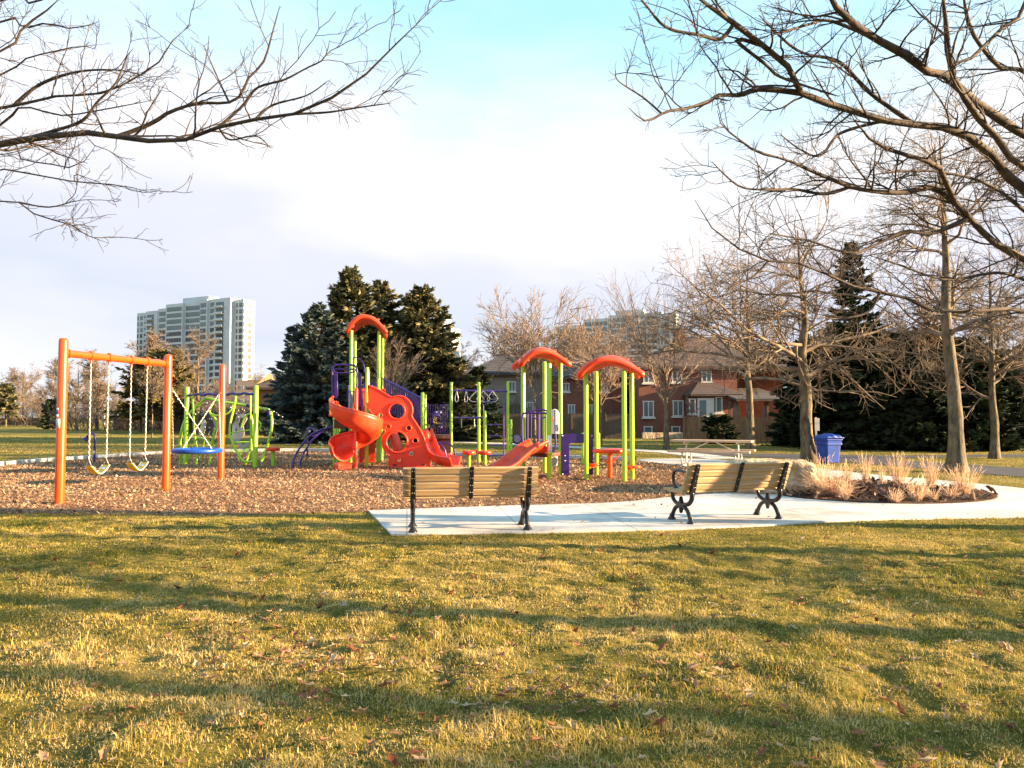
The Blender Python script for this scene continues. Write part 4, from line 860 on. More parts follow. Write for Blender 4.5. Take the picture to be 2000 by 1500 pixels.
# ---- leaf-shaped roof
def leaf_roof(root, cx, cy, z, w_, dpt, h, rz, seed=0):
    g = []; n, m = 36, 22
    for i in range(n + 1):
        s = i / n * 2 - 1; row = []
        for j in range(m + 1):
            t = j / m * 2 - 1
            edge = 1 - .16 * math.exp(-(t / .42) ** 2)          # bite between the end feet
            x = s * w_ / 2 * edge; y = t * dpt / 2 * (1 - .10 * abs(s) ** 3)
            zz = h * (1 - abs(s) ** 2.1)
            zz += -.05 * (abs(t) ** 6) + .065 * math.cos(t * math.pi * 1.5 + s * 1.6) * (1 - abs(s) ** 4) + .10 * math.exp(-(t / .4) ** 2) * abs(s) ** 3
            y += .06 * math.sin(s * 3.2) * w_ / 1.4
            row.append((x, y, zz))
        g.append(row)
    b = MB(); b.sheet(g, .09); 
    # rolled rim
    bd = [g[i][0] for i in range(n + 1)] + [g[n][j] for j in range(1, m + 1)] + [g[i][m] for i in range(n - 1, -1, -1)] + [g[0][j] for j in range(m - 1, 0, -1)]
    b.tube([Vector(p) - Vector((0, 0, .05)) for p in bd], .07, 8, closed=True)
    for s, t in ((-.82, -.75), (-.82, .75), (.82, -.75), (.82, .75)):
        i, j = int((s + 1) / 2 * n), int((t + 1) / 2 * m); p = g[i][j]; b.lathe([(.10, p[2] - .12), (.12, p[2] - .02)], (p[0], p[1], 0), 14)
    b.lathe([(.07, 0), (.06, .035), (0, .045)], (w_ * .28, 0, h * .72 + .04), 12)
    me_m = Matrix.Translation((cx, cy, z)) @ Matrix.Rotation(rz, 4, 'Z'); b.v = [tuple(me_m @ Vector(p)) for p in b.v]
    return b.build('roof', MT['red'], root)

# ---- main play tower
root = thing('play_tower', 'big lime and purple play tower with roof, spiral slide and red climbing wall', 'play tower', (-4.4, 23.5, 0))
T4 = [(-5.21, 24.0), (-4.37, 24.3), (-5.37, 25.3), (-4.48, 25.6)]
for x, y in T4: post(root, x, y, Zv(650, 24.8), .056, collars=(1.45, 2.4))
leaf_roof(root, -4.86, 24.8, Zv(647, 24.8), 1.24, 1.65, .48, R(10))
DZ = 1.52
F4 = [(G(717, 913)[0], 22.2, 717), (G(722, 906)[0], 23.6, 720), (Xu(654, 840, 22.5), 22.5, 790), (Xu(661, 840, 23.8), 23.8, 790)]
for x, y, v in F4: post(root, x, y, Zv(v, y), .055, collars=(1.45,))
def deck(pts, z, th=.14, nm='deck'):
    link(nm, plate(pts, th=th, bevel=.01, vertical=False, Y=z - th / 2), root, MT['brown'])
deck([(-5.36, 22.45), (-4.36, 22.2), (-4.33, 23.8), (-5.3, 23.8)], DZ); deck([(-5.3, 23.81), (-4.33, 23.81), (-4.35, 24.3), (-4.5, 25.6), (-5.37, 25.3), (-5.2, 24.0)], DZ + .12)
b = MB()
for x0, y0, x1, y1 in ((-5.36, 22.42, -4.36, 22.17), (-5.39, 22.5, -5.32, 23.8)): b.box(((x0 + x1) / 2, (y0 + y1) / 2, DZ - .24), (math.hypot(x1 - x0, y1 - y0), .03, .22), rz=math.atan2(y1 - y0, x1 - x0))
b.build('deck_skirt', MT['brown'], root)
def barrier(pa, pb, z0, z1, n=8, m='purple', r=.016, fr=.024, dz=0, nm='barrier', flat=False):
    pa, pb = Vector((*pa, 0)), Vector((*pb, 0)); b = MB(); e_ = Vector((0, 0, dz))
    c = [pa + Vector((0, 0, z0)), pb + Vector((0, 0, z0)) + e_, pb + Vector((0, 0, z1)) + e_, pa + Vector((0, 0, z1))]; b.tube(c, fr, 8, closed=True)
    for i in range(1, n):
        p = pa.lerp(pb, i / n) + e_ * (i / n)
        if flat: b.box(p + Vector((0, 0, (z0 + z1) / 2)), (.045, .02, z1 - z0), rz=math.atan2((pb - pa).y, (pb - pa).x))
        else: b.tube([p + Vector((0, 0, z0)), p + Vector((0, 0, z1))], r, 6)
    return b.build(nm, MT[m], root)
# slide hood: purple hoop with flat side panels
hd = 22.35
b = MB(); b.tube(smooth_line(pix(c3([(400,860),(395,700),(392,560),(400,515),(430,498),(500,497),(570,500),(600,520),(606,600),(606,760),(610,860)]), hd), 5), .03, 9); b.build('slide_hoop', MT['purple'], root)
b = MB(); b.tube(pix(c3([(410,535),(590,535)]), hd + .02), .02, 8); b.tube(smooth_line(pix(c3([(400,520),(420,560),(500,566),(580,560),(600,530)]), hd - .25), 4), .02, 8); b.build('slide_hoop', MT['purple'], root)
for cr in ([(400,545),(435,560),(440,760),(425,790),(402,740)], [(606,545),(640,580),(650,850),(620,840),(606,800)]):
    link('hood_panel', plate([(p[0], p[2]) for p in pix(c3(cr), hd + .05)], th=.04, bevel=.01, Y=hd + .05), root, MT['purple'])
barrier((-5.30, 23.9), (-4.40, 23.9), DZ + .15, DZ + .80, 9); barrier((-5.33, 24.1), (-5.40, 25.2), DZ + .2, DZ + 1.0, 9)
barrier(T4[2], T4[3], DZ + .2, DZ + 1.15, 9, flat=True)
barrier((-4.33, 22.3), (-4.35, 23.5), DZ + .1, DZ + .95, 8)
bar(root, smooth_line(pix(c3([(575, 560), (575, 450), (600, 434), (660, 480), (670, 560)]), 24.0), 4), .022, 'purple', 'guard_rail')
b = MB(); b.box((-4.72, 25.3, DZ + .55), (.8, .05, .8), rz=R(12), bev=.015); b.build('back_panel', MT['red'], root)
# spiral slide
AX = Vector((-4.52, 21.55, 0)); n, m = 74, 16; g = []
for i in range(n + 1):
    t = i / n; ang = R(165 + 418 * t); z = 1.62 - 1.36 * (t ** .9) + (.05 if t > .95 else 0)
    ex = max(0, (t - .86) / .14)
    row = []
    for j in range(m + 1):
        s = j / m
        # radial profile: inner wall, curved floor, outer wall with lip
        if s < .18: rr, hh = .07 + .02 * s / .18, .30 - s / .18 * .22
        elif s < .72: q = (s - .18) / .54; rr = .09 + q * .56; hh = .08 - .14 * math.sin(q * math.pi)
        else: q = (s - .72) / .28; rr = .65 + .10 * q ** .6; hh = .08 + (.40 - .16 * ex) * q
        c_ = Vector((math.cos(ang), math.sin(ang), 0)); p = AX + c_ * rr; row.append((p.x, p.y, z + hh * (1 - .45 * ex if s < .18 else 1)))
    g.append(row)
b = MB(); b.sheet(g, -.03); b.tube([Vector(r_[-1]) for r_ in g], .034, 8); b.tube([Vector(r_[0]) for r_ in g], .022, 6)
sl_ = b.build('spiral_slide', MT['red'], root)
b = MB(); b.lathe([(.05, 0), (.05, 2.32), (.03, 2.36), (0, 2.37)], (AX.x, AX.y, 0), 16); b.build('slide_pole', MT['red'], sl_)
b = MB(); e0 = Vector(g[-1][m // 2]); b.box((e0.x - .02, e0.y + .1, .10), (.46, .30, .22), rz=R(215 - 180), bev=.05); b.build('slide_foot', MT['red'], sl_)
b = MB(); q = [Vector(g[0][0]), Vector(g[0][-1])]; b.box((-5.0, 22.15, 1.56), (.75, .55, .07), rz=R(-15), bev=.02); b.box((-5.30, 22.1, 1.78), (.05, .6, .42), rz=R(-10), bev=.02); b.build('slide_entry', MT['red'], sl_)
# climbing wall with round holes
d = 22.0
ol = c3([(705,675),(760,695),(840,738),(900,775),(930,768),(975,765),(1020,778),(1060,815),(1082,860),(1084,905),(1076,938),(1105,985),(1150,1055),(1185,1130),(1210,1220),(1228,1300),(1240,1376),(1180,1377),(1060,1377),(892,1377),(886,1320),(880,1275),(850,1240),(830,1200),(822,1160),(826,1120),(848,1080),(845,1045),(820,1010),(795,985),(760,940),(725,900),(708,870)])
hl = [circ(c, r, nn) for c, r, nn in (((951, 896), 70, 36), ((950, 1160), 92, 40), ((806, 930), 20, 18), ((877, 1028), 22, 18), ((1053, 1042), 24, 18), ((1108, 1150), 24, 18), ((1073, 1260), 24, 18), ((967, 1315), 24, 18))]
tl_ = lambda uv: [(p[0], p[2]) for p in pix(uv, d)]
ol2 = [(p.x, p.y) for p in smooth_line([(*q, 0) for q in tl_(ol)], 2)]
wl_ = link('climbing_wall', plate(ol2, [tl_(c3(h)) for h in hl], .09, .02, Y=d), root, MT['redtex'])
b = MB()
for h, rr in zip(hl, (.028, .03, .016, .016, .018, .018, .018, .018)): b.tube([(q[0], d - .045, q[1]) for q in tl_(c3(h))], rr, 8, closed=True)
b.tube([(q[0], d - .04, q[1]) for q in ol2], .022, 6, closed=True); b.build('rims', MT['red'], wl_)
b = MB()
for cx_, cy_ in ((932, 1358), (1180, 1358)): q = tl_(c3([(cx_, cy_)]))[0]; b.box((q[0], d - .05, q[1]), (.10, .03, .06), bev=.01)
b.build('foot_notch', MT['brown'], wl_)
# lower red panels under the deck, seen through the wall
b = MB(); b.box((-4.55, 23.4, .62), (.5, .05, 1.1), rz=R(12), bev=.02); b.build('red_panel', MT['redtex'], root)
b = MB(); b.tube(smooth_line([(-3.9, 23.6, 1.35), (-3.75, 23.4, 1.0), (-3.55, 23.1, .55), (-3.45, 23.0, .25)], 5), [.16] * 16, 10); b.build('tunnel_chute', MT['red'], root)
# stairs with purple railings going down to the right
xa, ya, xb, yb = Xu(745, 750, 24.9), 24.9, Xu(823, 800, 24.3), 24.3
zl0, zl1 = Zv(796, 24.9), Zv(837, 24.3)
def rail_panel(y0, y1):
    za0, za1 = Zv(798, 24.9), Zv(738, 24.9); zb0, zb1 = Zv(836, 24.3), Zv(779, 24.3); b = MB(); A = Vector((xa, y0, za0)); B = Vector((xb, y1, zb0)); C = Vector((xb, y1, zb1)); D_ = Vector((xa, y0, za1))
    b.tube([A, B, C, D_], .026, 8, closed=True); 
    for i in range(1, 17):
        lo = A.lerp(B, i / 17); hi = D_.lerp(C, i / 17); b.box((lo + hi) / 2, (.035, .016, hi.z - lo.z), rz=R(-25))
    b.build('stair_railing', MT['purple'], root)
rail_panel(24.9, 24.3); rail_panel(25.8, 25.2)
b = MB()
for i in range(6):
    t = i / 5; b.box((xa + (xb - xa) * t, 25.35 - .6 * t, 1.62 - .78 * t), (.30, .85, .05), rz=R(-25), bev=.01)
b.build('stair_treads', MT['brown'], root)
b = MB()
for o in (0, .9): b.add([(xa, 24.93 + o, 1.70), (xb, 24.33 + o, .98), (xb, 24.33 + o, .72), (xa, 24.93 + o, 1.44), (xa, 24.96 + o, 1.70), (xb, 24.36 + o, .98), (xb, 24.36 + o, .72), (xa, 24.96 + o, 1.44)], [(0, 1, 2, 3), (7, 6, 5, 4), (0, 4, 5, 1), (3, 2, 6, 7), (1, 5, 6, 2), (0, 3, 7, 4)])
b.build('stair_stringers', MT['brown'], root)
# middle deck
post(root, Xu(825, 830, 23.6), 23.6, Zv(766, 23.6), .055, collars=(.95, 1.5)); post(root, Xu(830, 830, 25.0), 25.0, Zv(770, 25), .055)
MZ = Zv(849, 24.2)
deck([(Xu(827, 830, 23.6), 23.6), (Xu(880, 830, 24.0), 23.9), (Xu(881, 830, 25.3), 25.2), (Xu(828, 830, 25), 25.0)], MZ, .12)
barrier((Xu(836, 800, 24.0), 24.0), (Xu(874, 800, 24.1), 24.1), Zv(845, 24), Zv(790, 24), 8, r=.014)
b = MB(); q = P(852.5, 808, 23.96); b.box(q, (.17, .03, .17), bev=.01); b.build('play_panel', MT['stickblue'], root)
b = MB(); b.lathe([(0, -.02), (.03, -.02), (.03, .02), (0, .02)], P(853, 805, 23.93), 12, mtx=Matrix.Rotation(R(90), 4, 'X')); b.lathe([(0, -.02), (.03, -.02), (.03, .02), (0, .02)], P(861, 805.5, 23.93), 12, mtx=Matrix.Rotation(R(90), 4, 'X')); b.build('play_knobs', MT['white'], root)
b = MB(); b.box((Xu(856, 860, 24.0), 24.0, MZ - .35), (.8, .04, .5)); b.build('deck_skirt', MT['brown'], root)
# wave slide
def chute(root, line, wd, side, wall=.20, nm='wave_slide', m='red', lane=False):
    g = []; line = smooth_line(line, 6); s = Vector(side).normalized()
    for i, p in enumerate(line):
        row = []
        for k in range(13):
            q = k / 12 * 2 - 1; hh = wall * max(0, (abs(q) - .72) / .28) ** .8 + (.10 * math.exp(-(q / .12) ** 2) if lane else 0)
            row.append(p + s * (q * wd / 2) + Vector((0, 0, hh)))
        g.append(row)
    b = MB(); b.sheet(g, -.035 if s.x > 0 else .035); b.tube([r_[0] for r_ in g], .03, 8); b.tube([r_[-1] for r_ in g], .03, 8); return b.build(nm, MT[m], root)
ws = chute(root, [P(832, 853, 23.2), P(838, 868, 22.8), P(843, 884, 22.3), P(851, 899, 21.8), P(866, 907, 21.4), P(890, 911, 21.1)], .62, (-.45, -.9, 0), wall=.24)
b = MB(); b.lathe([(.16, 0), (.15, .18), (.10, .32), (.03, .40), (0, .41)], P(832, 862, 23.05), 16); b.build('slide_hood', MT['red'], ws)
b = MB(); b.box(P(884, 912, 21.2), (.42, .5, .12), rz=R(-30), bev=.04); b.build('slide_foot', MT['red'], ws)
for cr, dd in (([(232,972),(280,990),(320,1050),(338,1130),(340,1270)], 21.4), ([(232,965),(360,970),(420,1010),(450,1080),(462,1250)], 22.0)): bar(root, pix(c4(cr), dd), .026, 'purple', 'handrail', 5)
# arched rail climber
def arcl(off):
    return [Vector(P(u, v, 21.85 + off + .8 * i / 7)) for i, (u, v) in enumerate(c3([(45,1392),(62,1310),(105,1225),(160,1150),(220,1095),(290,1062),(350,1045),(420,1035)]))]
la, lb2 = arcl(0), [Vector(p) + Vector((.08, .55, .02)) for p in arcl(0)]
for l_ in (la, lb2): bar(root, l_, .03, 'purple', 'arched_rail', 5)
b = MB(); sa, sb_ = smooth_line(la, 5), smooth_line(lb2, 5)
for i in range(3, 34, 5): b.tube([sa[i], sb_[i]], .018, 6)
b.build('rungs', MT['purple'], root)
# ring beam
RP = [(881, 901, 746), (935, 904.5, 746), (992, 898, 745), (947, 909, 802), (998, 890, 819)]
pts_ = []
for u, v, vt in RP: x, y, _ = G(u, v); post(root, x, y, Zv(vt, y), .05, collars=(1.2,)); pts_.append((x, y))
zb_ = Zv(762, 25.2)
bar(root, [(pts_[0][0], pts_[0][1], zb_), (pts_[2][0], pts_[2][1], zb_)], .035, 'purple', 'ring_beam')
def ring(u, v0, v1, wpx, d, m='steel'):
    c = P(u, v0, d); s = wpx / FP * d / 2; h = (v1 - v0) / FP * d; b = MB(); x, y, z = c
    b.tube(smooth_line([(x, y, z), (x - s * .55, y, z - h * .35), (x - s, y, z - h * .72), (x - s * .6, y, z - h * .97), (x, y, z - h), (x + s * .6, y, z - h * .97), (x + s, y, z - h * .72), (x + s * .55, y, z - h * .35), (x, y, z)], 4)[:-1], .014, 6, closed=True); b.build('ring', MT[m], root)
for u, wpx, m in ((892, 6.5, 'steel'), (910.5, 6.5, 'steel'), (931, 28, 'steel'), (944, 26, 'steel'), (955, 22, 'purple'), (962, 20, 'steel')): ring(u, 764, 785, wpx, 25.1 + (u % 3) * .1, m)
bar(root, [P(885, 816.5, 25.0), P(946, 816, 23.6)], .034, 'purple', 'lower_beam')
for u in (901, 926.5): bar(root, [P(u, 817, 24.5), P(u, 825, 24.5), P(u + .6, 835, 24.5)], .016, 'steel', 'grip', 0)
for pts in (c4([(822,1240),(825,900),(830,620),(822,470),(805,460)]), c4([(1092,1250),(1092,900),(1090,520),(1098,465),(1125,460)])): bar(root, pix(pts, 24.6), .02, 'purple', 'ladder_side', 3)
for y_ in (730, 875, 1000, 1130): bar(root, pix(c4([(830, y_), (1092, y_)]), 24.6), .018, 'purple', 'ladder_rung')

# ---- small play structure with double slide
root = thing('toddler_play_structure', 'small play structure with double slide, white panel and purple arch panel', 'play structure', (.8, 18.9, 0))
for x, y, z in ((.91, 18.1, Zv(709, 18.1)), (1.25, 19.1, Zv(706, 19.1)), (.285, 19.0, Zv(708, 19)), (.88, 20.1, Zv(706, 20.1))): p_ = post(root, x, y, z, .056, collars=(.62,))
sticker(root, .91, 18.1, .058, Zv(885, 18.1), Zv(850, 18.1), 200, 330, 'white')
leaf_roof(root, .74, 18.95, Zv(707, 18.9), 1.20, 1.35, .32, R(8), 1)
deck([(.32, 18.9), (.91, 18.1), (1.25, 19.1), (.88, 20.1)], .62, .10)
b = MB(); b.box((1.0, 18.55, .40), (.9, .04, .24), rz=R(72)); b.build('deck_skirt', MT['grey'], root)
sl2 = [P(1052, 873, 18.35), P(1030, 885, 18.0), P(1008, 902, 17.5), P(990, 918, 17.1), P(965, 930, 16.7)]
chute(root, sl2, .85, (-.50, .86, 0), .16, 'double_slide', lane=True)
b = MB(); b.box(P(1057, 877, 18.3), (.25, .30, .20), rz=R(20), bev=.05); b.build('slide_top', MT['red'], root)
sd_ = 18.6
bar(root, pix(c4([(1370,1005),(1340,980),(1332,700),(1340,600),(1375,578),(1500,578),(1660,578)]), sd_), .026, 'purple', 'barrier_frame', 4)
bar(root, pix(c4([(1400,640),(1430,580),(1500,545),(1570,532),(1640,545),(1680,570)]), sd_ + .5), .024, 'purple', 'arched_rail', 4)
bar(root, pix(c4([(1440,600),(1480,640),(1560,655),(1640,630)]), sd_ + .5), .02, 'purple', 'arched_rail', 4)
b = MB()
for x_ in (1400, 1450, 1545, 1560, 1600, 1640): b.tube(pix(c4([(x_, 590 if x_ != 1600 else 860), (x_, 990)]), sd_ + .3), .028 if x_ in (1400, 1545) else .016, 8)
b.build('barrier_bars', MT['purple'], root)
ctr = Vector(P(1010, 858, 18.9)); rr = 9.6 / FP * 18.9; b = MB(); b.lathe([(0, -.03), (rr * .96, -.03), (rr, -.015), (rr, .015), (rr * .96, .03), (0, .03)], ctr, 32, mtx=Matrix.Rotation(R(90), 4, 'X')); ds = b.build('spinner_disc', MT['purple'], root)
b = MB(); b.tube([ctr + Vector((math.cos(a) * rr * (.06 + .045 * a), -.036, math.sin(a) * rr * (.06 + .045 * a))) for a in np.linspace(0, 15, 70)], .006, 5); b.build('spiral_mark', MT['white'], ds)
bar(root, [P(997, 849, 18.9), P(1003, 852, 18.9)], .012, 'rope', 'disc_bracket'); bar(root, [P(997, 866, 18.9), P(1003, 864, 18.9)], .012, 'rope', 'disc_bracket'); bar(root, [P(1018, 858, 18.95), P(1026, 858, 18.95)], .02, 'purple', 'disc_bracket')
wp = [(p[0], p[2]) for p in pix(c4([(1712,845),(1712,560),(1725,540),(1745,530),(1765,530),(1790,545),(1808,575),(1812,600),(1812,845)]), 18.75)]
pn = link('activity_panel', plate(wp, th=.04, bevel=.008, Y=18.75), root, MT['white'])
b = MB(); b.tube(pix(c4([(1760, 535), (1760, 845)]), 18.72), .012, 5); b.build('panel_stripe', MT['purple'], pn)
b = MB(); b.tube(smooth_line(pix(c4([(1725,630),(1732,650),(1728,690)]), 18.72), 3), .012, 5); b.build('panel_orange_mark', MT['orange'], pn)
b = MB(); b.tube(smooth_line(pix(c4([(1795,730),(1785,760),(1800,775),(1790,800),(1800,810)]), 18.72), 3), .012, 5); b.build('panel_dark_mark', MT['iron'], pn)
bar(root, pix(c4([(1765,850),(1768,960),(1762,1040),(1740,1070),(1700,1080)]), 18.75), .026, 'purple', 'panel_support', 3)
ap = [(p[0], p[2]) for p in pix(c5([(583,938),(888,938),(888,1345),(850,1345),(850,1022),(680,1022),(662,1030),(655,1045),(655,1345),(583,1345)]), 19.05)]
ar = link('arch_panel', plate(ap, th=.05, bevel=.008, Y=19.05), root, MT['purple'])
b = MB()
for x_, y_ in ((592, 955), (592, 1330), (615, 1150), (618, 1200), (880, 955)): b.lathe([(0, -.012), (.018, -.01), (.018, .01), (0, .012)], P(*c5([(x_, y_)])[0], 19.0), 10, mtx=Matrix.Rotation(R(90), 4, 'X'))
b.build('bolts', MT['steel'], ar)
# ---- roof over the play table
SH = [(1145, 937, 728), (1165, 930, 727), (1220, 941, 727), (1235, 937, 730)]
root = thing('table_shelter', 'orange leaf-shaped roof on four lime posts with small seats on the posts', 'shelter', (2.35, 17.9, 0)); sp = []
for u, v, vt in SH: x, y, _ = G(u, v); sp.append((x, y)); post(root, x, y, Zv(vt - 2, y), .056)
leaf_roof(root, 2.36, 17.95, Zv(726, 17.9), 1.46, 1.20, .34, R(-4), 2)
for (a, b_), vv in (((0, 1), 909), ((2, 3), 909)):
    m_ = Vector(((sp[a][0] + sp[b_][0]) / 2, (sp[a][1] + sp[b_][1]) / 2, 0)); z = .36
    s_ = MB(); s_.lathe([(0, z - .07), (.16, z - .065), (.175, z - .03), (.16, z - .003), (0, z)], (m_.x + (.13 if a == 2 else .05), m_.y, 0), 24); s_.build('seat', MT['orange'], root)
    bar(root, [(*sp[a], z - .09), (*sp[b_], z - .09)], .03, 'orange', 'seat_bracket')
for u in (1139, 1169):
    x, y = Xu(u, 900, 23.5), 23.5
    root = thing('short_post', 'short lime post %s' % ('left of the purple arch opening, behind the shelter' if u == 1139 else 'right behind the second shelter post'), 'post', (x, y, 0)); post(root, x, y, Zv(845, y), .05, collars=(.3,))
# play table
x, y, _ = G(1191, 934); root = thing('play_table', 'round orange table with three braces on a single orange leg', 'table', (x, y, 0)); zt = Zv(877, y)
b = MB(); b.lathe([(.062, 0), (.062, zt - .1)], (x, y, 0), 16); b.build('leg', MT['orange'], root)
b = MB(); b.lathe([(0, zt - .10), (.38, zt - .095), (.415, zt - .07), (.42, zt - .02), (.40, zt), (0, zt)], (x, y, 0), 40); b.build('table_top', MT['red'], root)
for a in (185, 355, 90): b = MB(); b.tube([(x + .05 * math.cos(R(a)), y + .05 * math.sin(R(a)), zt - .34), (x + .28 * math.cos(R(a)), y + .28 * math.sin(R(a)), zt - .09)], .014, 6); b.build('brace', MT['orange'], root)

# ------------------------------------------------------------------ park benches
def bench(label):
    root = thing('park_bench', label, 'bench', (0, 0, 0), group='tan board benches with black iron legs'); L = 1.74
    # local: x along, -y towards the back of the bench, z up
    def board(c, w_, rx, nm, par, th=.042):
        b = MB(); h = w_ / 2
        prof = [(-h, -th / 2 + .008), (-h + .008, -th / 2), (-.004, -th / 2), (0, -th / 2 + .006), (.004, -th / 2), (h - .008, -th / 2), (h, -th / 2 + .008), (h, th / 2 - .008), (h - .008, th / 2), (-h + .008, th / 2), (-h, th / 2 - .008)]
        c_, s_ = math.cos(rx), math.sin(rx); V = []
        for x in (-L / 2, L / 2):
            for p, q in prof: V.append((x, c[1] + q * c_ - p * s_, c[2] + q * s_ + p * c_))
        k = len(prof); F = [(i, (i + 1) % k, k + (i + 1) % k, k + i) for i in range(k)] + [tuple(range(k - 1, -1, -1)), tuple(range(k, 2 * k))]
        b.add(V, F); return b.build(nm, MT['plank'], par, False)
    bk = Vector((0, -.235, .465)); up = Vector((0, -.155, .36)).normalized(); rx = math.atan2(-up.y, up.z)
    for i in range(4): p = bk + up * (.042 + i * .104); board(p, .088, rx, 'back_board', root)
    for i in range(5): board((0, -.19 + i * .099, .44 - .006 * math.sin(i)), .090, R(90), 'seat_board', root, .04)
    for sx in (-.745, .745):
        e_ = MB(); f = MB(); x = sx
        # upright behind the back boards
        a0 = bk + up * -.06 - Vector((0, .038, 0)); a1 = bk + up * .40 - Vector((0, .038, 0))
        V = [];
        g = []
        for i in range(9):
            t = i / 8; p = a0.lerp(a1, t); wd = .036 - .010 * t; nn = Vector((0, -up.z, up.y)); dep = .055 - .02 * t
            g.append([(x - wd, p.y, p.z), (x - wd, p.y + nn.y * dep, p.z + nn.z * dep), (x + wd, p.y + nn.y * dep, p.z + nn.z * dep), (x + wd, p.y, p.z), (x - wd, p.y, p.z)])
        e_.sheet(g, smooth=False); e_.add(g[-1][:4], [(0, 1, 2, 3)]); e_.add(g[0][:4], [(3, 2, 1, 0)])
        J = (x, -.01, .235)
        def leg(pts, r0, r1): q = smooth_line(pts, 6); e_.tube(q, list(np.linspace(r0, r1, len(q))), 10)
        leg([(x, a0.y - .03, a0.z + .02), (x, -.285, .40), (x, -.275, .33), (x, -.20, .265), (x, -.10, .245), J], .034, .030)
        leg([(x, .20, .425), (x, .215, .36), (x, .18, .29), (x, .10, .25), J], .026, .030)
        leg([J, (x, -.07, .215), (x, -.15, .18), (x, -.21, .11), (x, -.245, .03)], .028, .030)
        leg([J, (x, .05, .215), (x, .13, .18), (x, .19, .11), (x, .225, .03)], .028, .030)
        for yy in (-.255, .235): e_.lathe([(.062, 0), (.058, .014), (.036, .045), (.022, .09)], (x, yy, 0), 14)
        e_.tube([(x, -.27, .42), (x, .22, .42)], .018, 8)
        ol_ = [(0 + .055 * (1 if i % 2 == 0 else .55) * math.cos(i * math.pi / 4 + math.pi / 2), .235 + .085 * (1 if i % 2 == 0 else .5) * math.sin(i * math.pi / 4 + math.pi / 2)) for i in range(8)]
        me = plate(ol_, th=.06, bevel=.012); me.transform(Matrix.Translation((x, -.01, 0)) @ Matrix.Rotation(R(90), 4, 'Z'))
        fr = e_.build('iron_leg', MT['iron'], root, False); link('leg_ornament', me, fr, MT['iron'], False)
        b = MB()
        for i in range(4):
            for o in (-.014, .014): q = bk + up * (.042 + i * .104) + Vector((x + o, -.098 + i * .002, 0)) ; b.lathe([(0, 0), (.0045, 0), (.0045, .005), (0, .006)], q, 8, mtx=Matrix.Rotation(R(90), 4, 'X'))
        b.build('bolts', MT['steel'], fr, False)
        f = MB(); q = smooth_line([(x, -.27, .66), (x, -.12, .70), (x, .06, .715), (x, .15, .69), (x, .185, .62), (x, .17, .53), (x, .12, .47)], 6); f.tube(q, list(np.linspace(.018, .026, len(q) // 2)) + list(np.linspace(.026, .02, len(q) - len(q) // 2)), 10); f.lathe([(.036, .462), (.03, .475), (.02, .49)], (x, .12, 0), 12); f.build('armrest', MT['iron'], root, False)
    # middle strap
    b = MB(); a0 = bk + up * -.05 - Vector((0, .036, 0)); a1 = bk + up * .405 - Vector((0, .036, 0)); c = (a0 + a1) / 2
    b.box((0, c.y, c.z), (.055, .018, .46), rx=rx, bev=.004); b.tube([(0, a0.y, a0.z), (0, -.20, .405), (0, .2, .41)], .014, 8); mid = b.build('back_strap', MT['iron'], root, False)
    b = MB()
    for i in range(4):
        for o in (-.014, .014): q = bk + up * (.042 + i * .104) + Vector((o, -.040, -.004)); b.lathe([(0, 0), (.0045, 0), (.0045, .005), (0, .006)], q, 8, mtx=Matrix.Rotation(R(90), 4, 'X'))
    b.build('bolts', MT['steel'], mid, False)
    return root
b1 = bench('tan board bench seen from behind, nearest, in front of the red climbing wall')
b1.location = (-.57, 9.95, .029); b1.rotation_euler = (0, 0, R(8))
b2 = copy_tree(b1); b2['label'] = 'sunlit tan board bench turned at an angle, in front of the limestone block'
b2.location = (3.09, 10.84, .029); b2.rotation_euler = (0, 0, R(20))

